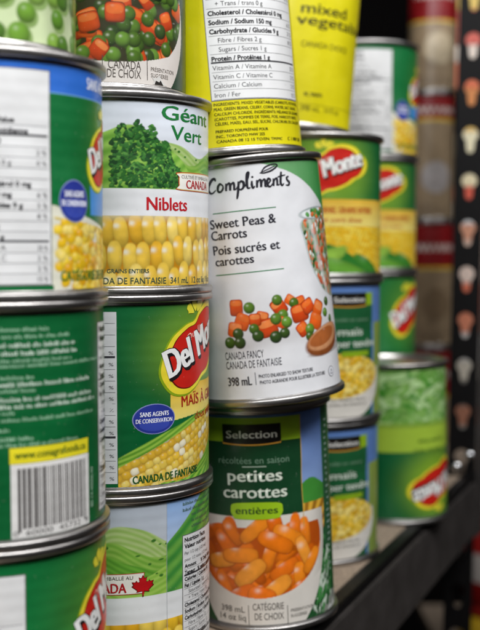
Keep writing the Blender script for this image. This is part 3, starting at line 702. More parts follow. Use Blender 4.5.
b0 = art_b0(Can('vegetable_can', -61, BY, 3*HB, RT, HT, 0, label='tall can with a white bowl of peas and diced carrots, torn at its foot', group=GT))
# --- column C: tall cans stacked slightly askew
r_ = math.radians
def top_of(x, z, t, H): return x-H*math.sin(r_(t)), z+H*math.cos(r_(t))
t2, t1, t0 = 2.4, 6.2, 5.0
c2x, c2z = 13.7, RT*math.sin(r_(t2)); tx, tz = top_of(c2x, c2z, t2, H2)
c1x = 15.2; xl = c1x-RT*math.cos(r_(t1)); c1z = tz+(xl-tx)*math.tan(r_(t2))+RT*math.sin(r_(t1))+.1; ux, uz = top_of(c1x, c1z, t1, HT)
c0x = -5.0; xr = c0x+RT*math.cos(r_(t0)); c0z = uz+(xr-ux)*math.tan(r_(t1))-RT*math.sin(r_(t0))+.1
c2 = Can('vegetable_can', c2x, Y2, c2z, RT, H2, t2, label='tall dark green can with a bowl of whole baby carrots, standing on the shelf', group=GT)
c1 = Can('vegetable_can', c1x, CY, c1z, RT, HT, t1, label='tall white can of peas and carrots with black script lettering, leaning left', group=GT)
c0 = Can('vegetable_can', c0x, CY, c0z, RT, HT, t0, label='tall yellow can with a white nutrition table, leaning above the white can', group=GT)

def art_c0(can):
    U = can.uv; pr = Print(can, 'e2d60e', .6, seed=31); pr.C *= (.95+.08*pr.noise(20))[..., None]
    p0 = U(212, 101); p1 = U(296, 101); s0, s1 = p0[0], p1[0]; z0 = (p0[1]+p1[1])/2
    ink = Ink(can); z = z0-2.6; rng = pr.rng
    w_ = s1-s0
    for i, tx_ in enumerate(('INGREDIENTS: MIXED VEGETABLES (CARROTS, POTATOES,', 'PEAS, GREEN BEANS, CELERY, CORN), WATER, SALT, SUGAR,', 'CALCIUM CHLORIDE. INGRÉDIENTS: MÉLANGE DE LÉGUMES', '(CAROTTES, POMMES DE TERRE, POIS, HARICOTS VERTS,', 'CÉLERI, MAÏS), EAU, SEL, SUCRE, CHLORURE DE CALCIUM.')):
        ink.text(tx_, (s0+.5, z), (s1-(3 if i % 2 else 0), z), 1.35, '22220c', 2, .012); z -= 2.25
    z -= 1.2; ink.text('PREPARED FOR/PRÉPARÉ POUR', (s0+.5, z), (s0+w_*.50, z), 1.3, '22220c', 2, .016); z -= 2.3
    ink.text('INC., TORONTO M4W 2E5', (s0+.5, z), (s0+w_*.46, z), 1.3, '22220c', 2, .016); z -= 2.3
    ink.text('CANADA 08 12 15 TO/EN: TM/MC', (s0+.5, z), (s0+w_*.66, z), 1.3, '22220c', 2, .015); ink.text('C 1 800 265', (s0+w_*.74, z), (s1, z), 1.6, '22220c', 2, .02)
    lab = ink.build('label', can.root, extra=pr.arrays())
    nutrition(can, lab, s0, s1, z0, can.H-8, head=True, fs=.56)
    return can
art_c0(c0)

def art_c1(can):
    U = can.uv; pr = Print(can, 'e2e2e3', .27, seed=33); pr.C *= (.97+.04*pr.noise(20))[..., None]
    # green shoulder above the white sweep
    arc = spline([U(214, 166), U(240, 161), U(264, 164), U(290, 172), U(306, 183), U(318, 199), U(323, 212)], 8, False)
    top = can.H
    g = [(arc[0][0]-40, top-7.5)]+arc+[(arc[-1][0]+4, arc[-1][1]-12), (arc[-1][0]+30, arc[-1][1]-12), (arc[-1][0]+30, top), (arc[0][0]-40, top)]
    m = pr.region(g); f = np.clip((pr.S+10)/60, 0, 1)[..., None]; pr.blend(m, np.array(lin('8fb98a'))*(1-f)+np.array(lin('2f8a3c'))*f)
    # glass dish of vegetables at the right
    q = [U(299, 219), U(305, 240), U(311, 262), U(318, 276), U(330, 290)]
    sg = q[0][0]; 
    dish = spline([(sg+1.5, q[0][1]-2), (sg+3, q[1][1]), (sg+5.5, q[2][1]), (sg+9, q[3][1]), (sg+16, q[4][1]), (sg+30, q[4][1]), (sg+34, q[0][1]-2), (sg+20, q[0][1]+4), (sg+9, q[0][1]+1.5)], 6)
    dm = pr.region(dish); pr.blend(pr.region([(a_-1.1, b_) for a_, b_ in dish]), lin('bcc6c4')); pr.blend(dm, lin('9aa080'))
    for _ in range(300):
        x = pr.rng.uniform(sg+2.4, sg+34); z = pr.rng.uniform(q[4][1], q[0][1]+3); w = pr.rng.random()
        if w < .42: pr.stamp(x, z, .9, 2.0, pr.rng.choice(('d8602a', 'c8521e', 'e07a44')), pr.rng.uniform(-.5, .5), 3, .6, .1, dm)
        elif w < .85: pr.stamp(x, z, 1.0, 1.5, pr.rng.choice(('2f6a28', '235420', '44802f', 'a9b8a0')), pr.rng.uniform(-.8, .8), 2.4, .5, .1, dm)
        else: pr.stamp(x, z, .9, 1.3, 'dfe5df', 0, 2, .9, 0, dm)
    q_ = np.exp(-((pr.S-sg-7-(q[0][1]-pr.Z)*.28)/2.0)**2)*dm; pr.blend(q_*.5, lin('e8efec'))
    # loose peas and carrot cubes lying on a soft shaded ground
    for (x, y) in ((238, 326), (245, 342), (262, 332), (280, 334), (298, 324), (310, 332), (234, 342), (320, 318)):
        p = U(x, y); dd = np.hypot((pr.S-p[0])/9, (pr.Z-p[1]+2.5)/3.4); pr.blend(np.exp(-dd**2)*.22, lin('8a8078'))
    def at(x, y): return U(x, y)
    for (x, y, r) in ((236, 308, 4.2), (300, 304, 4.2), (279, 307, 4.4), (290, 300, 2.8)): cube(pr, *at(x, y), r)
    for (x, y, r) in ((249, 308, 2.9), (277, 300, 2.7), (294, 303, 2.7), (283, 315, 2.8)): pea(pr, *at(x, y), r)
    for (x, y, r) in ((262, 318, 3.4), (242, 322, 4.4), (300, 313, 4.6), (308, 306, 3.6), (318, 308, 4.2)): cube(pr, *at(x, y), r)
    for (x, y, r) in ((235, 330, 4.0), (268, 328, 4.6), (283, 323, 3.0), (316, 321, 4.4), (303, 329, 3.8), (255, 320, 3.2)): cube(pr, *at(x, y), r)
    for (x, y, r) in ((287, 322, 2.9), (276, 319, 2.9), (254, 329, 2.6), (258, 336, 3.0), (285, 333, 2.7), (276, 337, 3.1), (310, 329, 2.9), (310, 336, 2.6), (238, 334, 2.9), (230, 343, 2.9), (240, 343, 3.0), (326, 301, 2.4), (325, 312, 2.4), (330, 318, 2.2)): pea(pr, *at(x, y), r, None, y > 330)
    # wooden spoon
    s_ = U(323, 339); pr.stamp(s_[0]+7, s_[1]-5, 19, 2.2, 'b9b4b0', .1, 2, .9, 0); pr.stamp(s_[0]+3, s_[1]-.2, 16, 7.2, '9a5426', .22, 2, .5, .1); pr.stamp(s_[0]+3, s_[1]+1.2, 14.5, 5.6, 'd89868', .24, 2, .75, .15); pr.stamp(s_[0]+1, s_[1]+1.4, 11.5, 3.9, 'b0622e', .24, 2, .8, 0)
    s_ = U(335, 326); pr.stamp(s_[0]+8, s_[1]+2, 10, 2.0, 'b8703a', 1.0, 3, .6, .1)
    for k_ in range(2):
        s_ = U(300, 219); pr.stamp(s_[0]+13, s_[1]+2.5, 14-k_*1.0, 3.2-k_*.8, ('9aa6a4', 'e6ebe9')[k_], .05, 2, .9, 0)
    for _ in range(26):
        x = sg+pr.rng.uniform(6, 24); pr.stamp(x, s_[1]+2+pr.rng.uniform(-1.5, 2.2), 1.6, 1.2, pr.rng.choice(('2f7a30', '3f8f3a', 'e07030', '55a048')), pr.rng.uniform(-1, 1), 2.2, .5, .2)
    ink = Ink(can)
    # hand-lettered brand script: every letter a run of brush strokes
    A = U(213, 196); B = U(291, 183); base = (A[1]+B[1])/2; w = B[0]-A[0]
    def T(x, y): return (A[0]+x*w/10.0, base+.4+y*2.9)
    K = '25242c'
    def st(pts, ws): ink.stroke([T(*p) for p in pts], [q*1.15+.1 for q in ws], K, 2)
    st([(.55, 1.75), (.45, 2.15), (.05, 2.0), (-.45, 1.1), (-.5, .3), (-.1, -.12), (.5, .35)], [.5, 1.0, 1.1, 1.2, 1.1, .7, .3])           # C
    st([(1.35, .95), (1.1, 1.25), (.8, .8), (.75, .15), (1.05, -.05), (1.4, .4), (1.42, .95), (1.2, 1.2)], [.4, .8, 1.1, .9, .8, .8, .5, .3])  # o
    def hump(x, n):
        for i in range(n):
            xx = x+i*.52
            st([(xx, 1.2), (xx-.02, .6), (xx-.08, -.02)], [.6, .9, .8])
            st([(xx-.02, .45), (xx+.2, 1.05), (xx+.42, 1.15), (xx+.46, .6), (xx+.40, 0)], [.3, .6, .9, .9, .7])
    hump(1.85, 2)
    st([(2.72, .1), (3.0, .1), (3.2, .5)], [.7, .5, .3])
    st([(3.4, 1.3), (3.3, .2), (3.12, -.95), (3.0, -1.5)], [.7, 1.0, .9, .4]); st([(3.35, .5), (3.65, 1.25), (3.98, 1.0), (3.92, .3), (3.6, -.05), (3.3, .15)], [.3, .8, 1.1, .9, .7, .4])  # p
    st([(4.1, .3), (4.55, 1.6), (4.72, 2.5), (4.5, 2.3), (4.38, 1.0), (4.42, .1), (4.75, .1)], [.3, .6, .8, 1.0, 1.1, .8, .4])      # l
    st([(5.0, 1.15), (4.95, .5), (5.05, -.02), (5.3, .3)], [.6, 1.0, .8, .3]); ink.ell(*T(5.1, 1.75), .55, .5, K, 2)                   # i
    hump(5.6, 2)
    st([(6.5, .1), (6.75, .05), (7.0, .5), (7.25, .95), (7.05, 1.25), (6.82, .8), (6.9, .1), (7.2, -.02), (7.55, .5)], [.5, .5, .5, .7, .9, 1.0, .9, .6, .3])  # e
    hump(7.65, 1)
    st([(8.15, .05), (8.4, .2)], [.6, .3])
    st([(8.75, 2.2), (8.62, 1.2), (8.55, .4), (8.72, -.02), (9.0, .3)], [.7, 1.0, 1.0, .8, .3]); st([(8.2, 1.35), (8.7, 1.5), (9.3, 1.62)], [.4, .7, .3])   # t
    st([(9.75, 1.35), (9.45, 1.2), (9.5, .75), (9.75, .4), (9.6, -.05), (9.2, 0)], [.5, .8, .9, 1.0, .8, .3])                            # s
    # leaf flourish
    st([(6.2, 2.35), (6.8, 3.15), (7.9, 3.5), (8.3, 3.2), (7.5, 2.5), (6.5, 2.2), (6.0, 2.3)], [.3, .6, .5, .6, .7, .5, .2]); st([(6.2, 2.35), (7.2, 2.8), (8.0, 3.2)], [.3, .4, .3])
    def line(x0, y0, x1, y1, h, txt, bold=.02):
        a, b = U(x0, y0), U(x1, y1); z = (a[1]+b[1])/2; ink.text(txt, (a[0], z), (b[0], z), h, '2a2a33', 2, bold)
    for (x0, y0, x1, y1) in ((213, 215, 276, 207), (216, 277, 284, 268)):
        a, b = U(x0, y0), U(x1, y1); z = (a[1]+b[1])/2; ink.rect(a[0], z, b[0], z+.42, '2f8050', 2)
    line(211, 230, 276, 222, 4.4, 'Sweet Peas &'); line(212, 241, 247, 237, 4.4, 'Carrots')
    line(214, 256, 280, 248, 4.4, 'Pois sucrés et'); line(216, 267, 254, 262, 4.1, 'carottes')
    line(226, 361, 264, 356, 3.6, 'CANADA FANCY', .0); line(227, 370, 282, 364, 3.6, 'CANADA DE FANTAISIE', .0); line(229, 387, 252, 384, 4.2, '398 mL', .02)
    line(259, 378, 313, 371, 1.7, 'PHOTO ENLARGED TO SHOW TEXTURE', 0.01); line(260, 383.5, 325, 375, 1.7, 'PHOTO AGRANDIE POUR ILLUSTRER LA TEXTURE', 0.01)
    a = U(256, 385); ink.rect(a[0], a[1], a[0]+.3, a[1]+6, '55555c', 2)
    a = U(331, 371); ink.ell(a[0], a[1], 2.6, 2.6, '4a4a50', 2); ink.ell(a[0], a[1], 2.25, 2.25, 'ecedf1', 3); ink.stroke([(a[0]-1, a[1]-1), (a[0], a[1]+1.2), (a[0]+1, a[1]-1), (a[0]-1, a[1]-1)], .4, '4a4a50', 4)
    ink.build('label', can.root, extra=pr.arrays())
    return can
art_c1(c1)

def selection_head(can, k, x0, x1, y0, y1, txt='Selection'):
    U = can.uv; a, b = U(x0, y1), U(x1, y1); z0 = (a[1]+b[1])/2; z1 = U((x0+x1)/2, y0)[1]; s0, s1 = a[0], b[0]; w = s1-s0; h = z1-z0; mid = (s0+s1)/2
    bot = [(s0+w*i/10, z0-h*.10*(1-((i-5)/5)**2)) for i in range(11)]
    k.poly([(s0-.3, z0+h*.1)]+[(x, z-.7) for x, z in bot]+[(s1+.3, z0+h*.1)], 'e2a23a', 3)
    k.poly(bot+[(s1, z1), (s0, z1)], '15120f', 4)
    k.text(txt, (s0+w*.07, z0+h*.24), (s1-w*.07, z0+h*.24), h*.42, 'f4f2ea', 5, .016)

def art_c2(can):
    U = can.uv; pr = Print(can, '123f22', .28, seed=37); pr.C *= (.8+.35*pr.noise(12))[..., None]
    sR = U(301, 450)[0]; zt = U(260, 418)[1]; zl = U(250, 428)[1]
    # blue sky strip along top and right, hill and shell pattern at the right
    m = (pr.Z > zt)+(pr.S > sR) > 0; t = np.clip((pr.Z-40)/70, 0, 1)[..., None]; pr.blend(m.astype(float), np.array(lin('9db7dd'))*(1-t)+np.array(lin('4f6fae'))*t)
    hz = U(318, 480)[1]; hb = U(318, 503)[1]; s2 = U(324, 500)[0]; s3 = U(329, 480)[0]
    m = (pr.S > sR)*(pr.Z < hz+2.5*np.sin((pr.S-sR)/4)); pr.blend(m.astype(float), lin('3f8a34'))
    cx, cz = sR-1.5, U(305, 548)[1]
    rr = np.hypot(pr.S-cx, pr.Z-cz); an = np.arctan2(pr.Z-cz, pr.S-cx); m = (pr.S > sR)*(pr.Z < hb+2)*(pr.Z > cz-6); f = np.clip(.5+.6*np.sin(an*26), 0, 1)[..., None]
    pr.blend(m.astype(float), np.array(lin('9a6a1c'))*(1-f)+np.array(lin('e6b23c'))*f)
    m = (pr.S > sR)*(pr.Z < cz-2+(pr.S-sR)*.6); pr.blend(m.astype(float), np.array(lin('1f5a2a'))); 
    for _ in range(170):
        x = pr.rng.uniform(sR, sR+22); z = pr.rng.uniform(5, cz+4); pr.stamp(x, z, pr.rng.uniform(.6, 1.4), pr.rng.uniform(2, 4.5), pr.rng.choice(('2f7a34', '1c4f26', '48904a', 'c9d8c4')), pr.rng.uniform(-.9, .9), 2.4, .5, 0, (pr.S > sR).astype(float))
    m = (pr.S > s2-.8)*(pr.Z > U(326, 545)[1]); pr.blend(m.astype(float), lin('2c5a38'))
    m = (pr.Z > zl)*(pr.Z <= zt)*(pr.S < sR); pr.blend(m.astype(float), lin('8cb81e'))
    zg = U(250, 442)[1]; m = (pr.Z > zg)*(pr.Z <= zt)*(pr.S < sR); pr.blend(m.astype(float), lin('97bd22'))
    # the bowl
    c = U(258, 545); r = U(323, 555)[0]-c[0]+1; bz = c[1]+2
    d = np.hypot((pr.S-c[0])/r, (pr.Z-bz)/(r*1.36)); bowl = (d < 1)*(pr.Z < bz+12)
    pr.blend(bowl.astype(float), lin('dcd6cb')); pr.blend(bowl*np.clip((d-.84)/.16, 0, 1)*.4, lin('a49c90'))
    clip = ((np.hypot((pr.S-c[0])/(r*.93), (pr.Z-(bz-2))/(27 if 1 else 1)) < 1)).astype(float)
    zz = U(262, 602)[1]; clip = clip*(pr.Z > zz+((pr.S-c[0])/r)**2*14)
    pr.blend(clip*(pr.Z < U(250, 530)[1]+1), lin('b8500c'))
    cols = ('f07a10', 'f68c1c', 'e86c0c', 'f59a30', 'ee7414')
    for _ in range(46):
        x = c[0]+pr.rng.uniform(-r, r); z = pr.rng.uniform(zz, U(250, 528)[1]); pr.stamp(x, z, pr.rng.uniform(7, 11), pr.rng.uniform(3, 4), pr.rng.choice(('ea740e', 'e2680a', 'ee8018')), pr.rng.uniform(0, 3.1), 3.0, .5, .3, clip)
    for (x, y, L, wd, an_) in ((226, 545, 11, 4, 2.2), (232, 533, 9, 3.4, 2.2), (255, 530, 12, 4.2, .7), (275, 524, 7, 4.4, 1.8), (222, 560, 10, 4.6, .2), (290, 536, 12, 4.4, 2.6), (305, 552, 11, 4, 2.0), (240, 556, 14, 4.6, .05), (276, 543, 14, 5, 2.7),
                          (225, 585, 10, 4, 2.0), (318, 565, 10, 4, 1.2), (285, 570, 10, 4.2, .5), (300, 575, 8, 4, 1.6), (250, 574, 15, 5.0, .68), (276, 590, 13, 4.8, .62), (312, 560, 9, 3.8, .9), (240, 597, 13, 5.2, .5), (222, 600, 8, 4.5, 1.2), (302, 588, 8, 4.6, .4), (262, 597, 8.6, 5.4, 2.9)):
        p = U(x, y); L = min(L, 11.5)*.88; wd *= .98; pr.stamp(p[0], p[1], L*.98, wd*.9, lin('a8480a'), an_, 3.0, .85, 0, None if y < 545 else (clip if y > 560 else None)); pr.stamp(p[0], p[1]+.2, L*.95, wd*.86, pr.rng.choice(cols), an_, 3.0, .66, .45, None if y < 545 else (clip if y > 560 else None))
    pr.blend(((d < 1)*(pr.Z < zz+((pr.S-c[0])/r)**2*14-.1)).astype(float), lin('dcd6cb'))
    pr.blend(((d >= 1)*(pr.Z < zz+8)*(pr.S < sR+4)).astype(float), lin('20502a'))
    ink = Ink(can)
    def line(x0, y0, x1, y1, h, txt, col, bold=.02, layer=3):
        a, b = U(x0, y0), U(x1, y1); z = (a[1]+b[1])/2; ink.text(txt, (a[0], z), (b[0], z), h, col, layer, bold)
    line(219, 465, 289, 459, 3.4, 'récoltées en saison', '6f8f76', .0)
    a = U(242, 467.5); ink.rect(a[0], a[1], a[0]+12, a[1]+.5, '9fb09c', 2)
    line(228, 483, 282, 478, 6.0, 'petites', 'd9e0cf', .02); line(224, 499, 287, 494, 6.0, 'carottes', 'd9e0cf', .02)
    a, b = U(231, 515), U(283, 511); z = (a[1]+b[1])/2; w = b[0]-a[0]
    ink.poly(spline([(a[0]+1, z-1), (a[0]+4, z-2.6), (b[0]-4, z-2.6), (b[0]-1, z-1), (b[0], z+2.2), (b[0]-3, z+5.4), (a[0]+3, z+5.4), (a[0], z+2.2)], 5), '9cc41e', 3); ink.text('entières', (a[0]+w*.1, z), (b[0]-w*.1, z), 3.6, '1c3f1c', 4, .016)
    line(222, 612, 245, 610, 3.0, '398 mL', '4a4640', .0); line(221, 620, 246, 618, 3.0, '14 oz liq', '4a4640', .0)
    line(253, 611, 284, 608, 3.4, 'CATÉGORIE', '5a554e', .0); line(255, 620.5, 284, 618, 3.4, 'DE CHOIX', '5a554e', .0)
    for x in (249, 288): a = U(x, 625); ink.rect(a[0], a[1], a[0]+.3, a[1]+10, '5a554e', 3)
    line(291, 611, 314, 607, 1.5, 'PRÉSENTATION', '6a655e', 0); line(291, 617, 307, 614, 1.5, 'SUGGÉRÉE', '6a655e', 0)
    ink.rect(sR-.2, U(301, 527)[1], sR+.2, zt, 'caa24a', 2)
    for i in range(26): z = can.H-12-i*3.1; ink.rect(s2+2.2+pr.rng.uniform(0, 1.5), z, s2+6+pr.rng.uniform(-2, 1.5), z+1.1, '8fa595', 2)
    lab = ink.build('label', can.root, extra=pr.arrays())
    k = Ink(can); selection_head(can, k, 223, 281, 424.5, 441.5); k.build('logo', lab)
    k = Ink(can); t = U(331, 606); k.poly([(t[0]-9, 4.3), (t[0]-7, 8), (t[0]-4, 6.5), (t[0]-3, 11), (t[0]+1, 9.4), (t[0]+3, 13), (t[0]+9, 11), (t[0]+12, 4.3)], '8d9186', 3); k.poly([(t[0]-5, 4.2), (t[0]-3, 7), (t[0], 5.5), (t[0]+3, 8.6), (t[0]+7, 4.2)], 'c9cbc4', 4); k.build('torn_edge', lab)
    return can
art_c2(c2)
# --- column D
def art_d0(can):
    U = can.uv; pr = Print(can, 'e2d60e', .6, seed=41); pr.C *= (.95+.08*pr.noise(20))[..., None]; ink = Ink(can)
    def L(x0, y0, x1, y1, h, txt, bold=.02, col='2c2c10', e=0):
        a, b = U(x0, y0), U(x1, y1); z = (a[1]+b[1])/2; ink.text(txt, (a[0], z), (b[0]+e, z), h, col, 2, bold)
    L(301, 15, 346, 17, 6.2, 'mixed'); L(296, 30, 359, 34, 6.2, 'vegetables', e=2.5); L(301, 47, 346, 53, 3.4, 'CANADA CHOICE', 0)
    L(304, 96, 322, 97, 2.2, 'INC., TORONTO', .02); L(300, 111, 338, 115, 3.4, '398 mL  14 fl oz', 0)
    a = U(305, 104); ink.rect(a[0]-4, a[1], a[0]+50, a[1]+.25, '7a7410', 2)
    ink.build('label', can.root, extra=pr.arrays())
d0 = Can('vegetable_can', 31.5, DY, 3*HW+RT*math.sin(r_(4.4)), RT, HT, -4.4, label='tall plain yellow can lettered mixed vegetables, leaning right', group=GT); art_d0(d0)

def art_d1(can):
    U = can.uv; pr = Print(can, '066432', .45, seed=43); pr.C *= (.88+.22*pr.noise(15))[..., None]
    lg = (8.5, U(333, 172)[1])
    d = np.hypot((pr.S-lg[0])/29, (pr.Z-lg[1])/27); pr.blend(np.exp(-(d**3))*.55, lin('a4cc2e'))
    z1, z0, zb = U(350, 199)[1], U(350, 226)[1], U(350, 272)[1]
    m = (pr.Z < z0).astype(float); pr.blend(m, lin('2f7d2c'))
    # broad yellow cob end with green husk leaves below
    X = pr.S-U(340, 240)[0]; cob = (pr.Z < z0)*(pr.Z > z0-13-X*.42+6*np.cos(X/14)-6); cobf = cob.astype(float); pr.blend(cobf, lin('c9900f'))
    for j in range(14, -1, -1):
        for i in range(-12, 20): 
            u = i*2.6+(j % 2)*1.3; v = -22+j*2.4; pr.stamp(U(340, 240)[0]+u, z0+v+-.30*u*.6, 1.45, 1.3, pr.rng.choice(('f8cf2c', 'f6c51e', 'fadb4c')), -.2, 2.6, .65, .3, cobf)
    for (x, z, a, b, g, c) in ((-14, -22, 22, 5.5, .45, '9bc94a'), (4, -26, 22, 5, -.30, '6aa838'), (-24, -27, 16, 5, .8, 'c0dc78'), (22, -24, 15, 4, -.5, '3f8a2c')):
        pr.stamp(U(340, 240)[0]+x, z0+z, a, b, c, g, 2, .5, .15, (pr.Z < z0).astype(float))
    m = ((pr.Z < z1)*(pr.Z > z0)).astype(float); t = np.clip((pr.Z-z0)/(z1-z0), 0, 1)[..., None]; pr.blend(m, np.array(lin('f3e07c'))*(1-t)+np.array(lin('e9b93a'))*t)
    ink = Ink(can); a = U(331, 213); b = U(371, 212); ink.text('WHOLE KERNEL GRAINS ENTIERS', (a[0]-22, a[1]), (b[0], a[1]), 3.6, 'c0501c', 2, .02)
    a = U(331, 222); ink.text('sweet corn doux', (a[0]-14, a[1]), (U(362, 222)[0], a[1]), 2.8, 'c0501c', 2, .02, .2)
    lab = ink.build('label', can.root, extra=pr.arrays()); del_logo(can, lab, lg[0], lg[1], 48, 29, 'Del Monte', .05)
    return can
d1 = art_d1(Can('corn_can', DX, DY, 2*HW, RW, HW, 0, label='wide green can with red shield logo and yellow banner, under the lettered yellow can', group=GC))

def art_sel(can):
    U = can.uv; pr = Print(can, '1d5c33', .5, seed=47); pr.C *= (.85+.28*pr.noise(12))[..., None]
    sR = U(372, 330)[0]; zt = U(350, 293)[1]; pr.blend(((pr.Z > zt)+(pr.S > sR) > 0).astype(float), lin('5f83bf')); pr.blend((pr.S > sR+2.5)*(pr.Z < 60), lin('8aa04a'))
    pr.blend(((pr.Z <= zt)*(pr.Z > U(350, 306)[1])*(pr.S <= sR)).astype(float), lin('8fb41e'))
    c = U(335, 380); r = U(376, 380)[0]-c[0]+2; d = np.hypot((pr.S-c[0])/r, (pr.Z-c[1])/26); b_ = (d < 1)*(pr.Z < c[1]+6); pr.blend(b_.astype(float), lin('e2ddd2'))
    clip = ((np.hypot((pr.S-c[0])/(r*.93), (pr.Z-c[1]-2)/13.5) < 1)).astype(float); pr.blend(clip, lin('b98a14'))
    for _ in range(520):
        pr.stamp(c[0]+pr.rng.uniform(-r, r), c[1]+pr.rng.uniform(-12, 16), 2.3, 1.9, pr.rng.choice(('f3c52a', 'f7d34a', 'e8b41c', 'f9e07a')), pr.rng.uniform(-1, 1), 2.3, .55, .35, clip)
    ink = Ink(can)
    def L(x0, y0, x1, h, txt, col, bold=.014):
        a, b = U(x0, y0), U(x1, y0); ink.text(txt, a, (b[0], a[1]), h, col, 3, bold)
    L(330, 322, 368, 2.2, 'récolté en saison', '84a88a', 0); L(338, 336, 363, 4.6, 'maïs', 'dfe6d8'); L(326, 348, 373, 4.4, 'super tendre', 'dfe6d8')
    a, b = U(342, 357), U(368, 357); ink.rect(a[0], a[1], b[0], a[1]+3, '8fb41e', 3)
    a = U(336, 405); ink.greek(a[0]-8, a[0]+22, a[1]-1, 1.8, '8a867c', pr.rng, 3); ink.greek(a[0]-8, a[0]+22, a[1]+2, 1.8, '8a867c', pr.rng, 3)
    lab = ink.build('label', can.root, extra=pr.arrays()); k = Ink(can); selection_head(can, k, 331, 366, 293, 305); k.build('logo', lab)
    return can
d2 = art_sel(Can('corn_can', DX, DY, HW, RW, HW, 0, label='wide can with blue topped dark green label and corn bowl, upper of two alike', group=GC))
d3 = copy_tree(d2.root); d3.matrix_world = Matrix.Translation((-.0005, .0006, -HW*MM)) @ d2.root.matrix_world @ Matrix.Rotation(-.09, 4, 'Z')
d3['label'] = 'wide can with blue topped dark green label and corn bowl, standing on the shelf'

# --- column E: far wide cans, repeats of the near ones
def repeat(src, x, y, z, turn, label):
    r = copy_tree(src.root); yaw = math.atan2(x, y)
    r.matrix_world = Matrix.Translation((x*MM, y*MM, z*MM)) @ Matrix.Rotation(-yaw+r_(turn), 4, 'Z'); r['label'] = label; return r
a4 = art_a(Can('corn_can', AX, AY, 2*HW, RW, HW, 0, group=GC, cat='food can'), False)
for o_ in [a4.root]: o_.matrix_world = Matrix.Translation((EX_*MM, EY*MM, 3*HW*MM)) @ Matrix.Rotation(-math.atan2(EX_, EY)+r_(2), 4, 'Z')
a4.root['label'] = 'wide can with pale nutrition table at the top of the far column, blurred'
repeat(d1, EX_, EY, 2*HW, 2, 'wide green can with red shield logo and yellow banner in the far column, blurred')
repeat(a3, EX_, EY, HW, -10, 'wide green can in the far column just above the upside down can, blurred')
repeat(a2, EX_, EY, 0, -20, 'wide green can at the foot of the far column, hidden behind the upside down can')

# --- the upside-down can on the shelf edge
def art_e3(can):
    U = can.uv; pr = Print(can, '0a6236', .5, seed=53); pr.C *= (.88+.22*pr.noise(15))[..., None]
    zp = U(415, 425)[1]; zq = U(415, 452)[1]      # flipped: z grows downwards in the picture
    lg = (U(406, 483)[0]-.586*46+1, U(430, 484)[1]); d = np.hypot((pr.S-lg[0])/27, (pr.Z-lg[1])/24); pr.blend(np.exp(-(d**3))*.8, lin('a4cc2e'))
    m = (pr.Z < zp).astype(float); pr.blend(m, lin('3f8a26'))
    for _ in range(260):
        pr.stamp(pr.rng.uniform(-56, 56), pr.rng.uniform(3, zp), pr.rng.uniform(4, 8), pr.rng.uniform(1.6, 2.4), pr.rng.choice(('86b85a', '9cc874', '6aa444', 'b4d894', '78ae50')), pr.rng.uniform(-.9, .9), 2.6, .62, .25, m)
    pr.blend(np.clip((pr.Z-zp+3)/6, 0, 1)*(pr.Z < zq), lin('a8c840'))
    ink = Ink(can); a = U(442, 436); ink.text('cut green beans', a, (a[0]+24, a[1]), 3.0, '3a6a20', 2, .016); a = U(440, 446); ink.text('haricots verts', a, (a[0]+24, a[1]), 3.4, '3a6a20', 2, .016)
    lab = ink.build('label', can.root, extra=pr.arrays()); del_logo(can, lab, lg[0]-1, lg[1], 46, 32, 'Del Monte', .0)
    return can
art_e3(Can('vegetable_can', 113, 745, .3, RT, 112, 1.2, flip=True, label='tall can standing upside down at the shelf edge, green beans above a red logo', group=GT))

# --- soup cans at the back
def art_soup(can, seed, split, band):
    pr = Print(can, 'a08a6c', .7, span=110, seed=seed); H = can.H  # cream and red darkened, deep shade at the back put into the colour
    pr.blend((pr.Z > H*split).astype(float), lin('8e1418')); pr.blend((pr.Z > H*split-3.5)*(pr.Z <= H*split), lin('d9b43c'))
    m = (np.hypot((pr.S-8)/17, (pr.Z-H*.34)/17) < 1).astype(float); pr.blend(m, lin(band)); pr.C *= (.85+.3*pr.noise(6))[..., None]
    ink = Ink(can); ink.stroke([(-20+i*3.4, H*(split+.93)/2-1+(i % 2)*min(7, H*(.93-split)*.3)-2) for i in range(16)], [1.6, 2.4, 1.4, 2.2, 1.6], 'e6dcd0', 2)
    for i in range(3): ink.greek(-18, 26, 8+i*3.2, 1.8, '6b5a4a', pr.rng, 2)
    ink.build('label', can.root, extra=pr.arrays())
for i, (sp, bd, lb) in enumerate(((.62, 'c9a878', 'slim red and cream can at the foot of the rear column by the post'), (.64, '8a7458', 'slim red and cream can, second up in the column beside the post'),
                                (.80, 'b0a8a4', 'slim mostly white can with a short red band, second from the top by the post'), (.56, 'cdbb9a', 'slim red topped can at the very top of the rear column'))):
    art_soup(Can('slim_can', 208+(0, .8, -.6, 1)[i], 1150, -53+i*137, 27, 137, label=lb, cat='food can', group='slim cans beside the post'), 60+i, sp, bd)

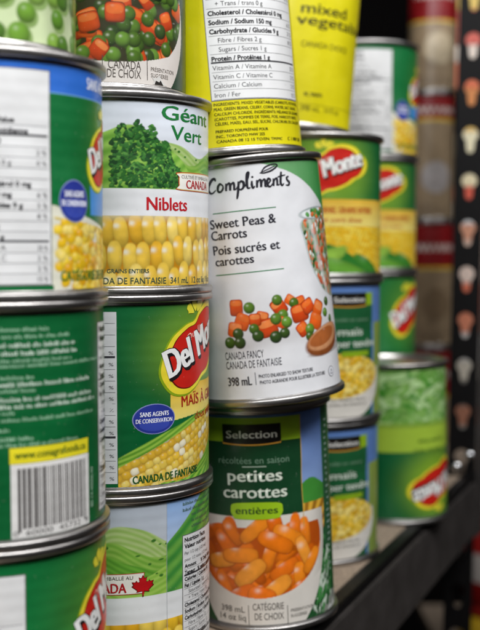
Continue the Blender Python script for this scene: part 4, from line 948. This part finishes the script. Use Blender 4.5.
# --- small cartons seen through the keyhole slots of the post
cols = ['b8b4ac', '8c8880', '77736c', 'c9c5bf', 'e07858', 'e8c8b4', 'f6f2ee', 'f4e2b8', 'f0c870', 'e87850', 'd06050']
caps = ['7a5040', '9c6850', 'c0b8a8', 'd08060', 'f0d8c8', 'e0a080', 'e06048', 'f2e6c0', 'e09050', 'f0e0d0', 'e0c060']
names_ = ['dusty grey', 'brownish grey', 'grey', 'pale grey', 'orange red', 'dull peach', 'white and red', 'cream', 'amber and red', 'vermilion', 'dark red']
cz_ = -.052; rc = random.Random(3)
for i in range(11):
    hc = rc.uniform(.036, .056); x, y, z = .2252+.0012*(i % 3-1), 1.03, cz_; cz_ += hc+.0003
    rt = empty('carton', Matrix.Translation((x, y, z)) @ Matrix.Rotation(-.2+.03*(i % 4-1.5), 4, 'Z'), label='small %s carton in the pile behind the slotted post' % names_[i], cat='carton', group='cartons piled behind the post')
    bm = bmesh.new(); box_bm(bm, (-.0135, -.012, 0), (.0135, .026, hc*.6), None, .0006); from_bm('box_body', bm, mat('carton_print', lin(cols[i]), .55), rt)
    bm = bmesh.new(); box_bm(bm, (-.0137, -.0122, hc*.6), (.0137, .0262, hc), None, .0006); from_bm('box_lid', bm, mat('carton_cap', lin(caps[i]), .55), rt)

bm = bmesh.new(); box_bm(bm, (.10, 1.01, -.066), (.246, 1.36, -.0533)); o = from_bm('shelf_board', bm, M_BOARD); tag(o, 'board of the next rack bay beneath the slim cans, mostly hidden by the post', 'shelf board')
# --- lower shelf at the right with two bright tins
bm = bmesh.new(); box_bm(bm, (.262, 1.10, -.345), (.60, 1.5, -.330)); o = from_bm('shelf_board', bm, M_BOARD); tag(o, 'lower shelf board, dim, under the red and yellow jars at bottom right', 'shelf board')
def jar(x, y, z, r, h, c, band, cap, label):
    rt = empty('jar', Matrix.Translation((x, y, z)), label=label, cat='jar')
    lathe('jar_body', [(0.1, 0), (r-2, 0), (r, 2), (r, h*.78), (r*.8, h*.86), (r*.72, h*.88)], mat('jar_glaze', lin(c), .35), rt, 64)
    lathe('jar_label', [(r+.3, h*.28), (r+.5, h*.30), (r+.5, h*.60), (r+.3, h*.62)], mat('jar_paper', lin(band), .5), rt, 64)
    lathe('jar_lid', [(r*.76, h*.87), (r*.80, h*.885), (r*.80, h*.99), (r*.76, h), (0.1, h)], mat('jar_cap', lin(cap), .4), rt, 64)
jar(.290, 1.18, -.330, 38, 118, 'a8881c', 'b8ac94', '8a1c16', 'yellow jar with red lid, bottom right corner beyond the beam')
jar(.290, 1.18, -.2118, 34, 96, '8a1814', 'b4aca4', '8e2420', 'red jar with white band standing on the yellow jar')
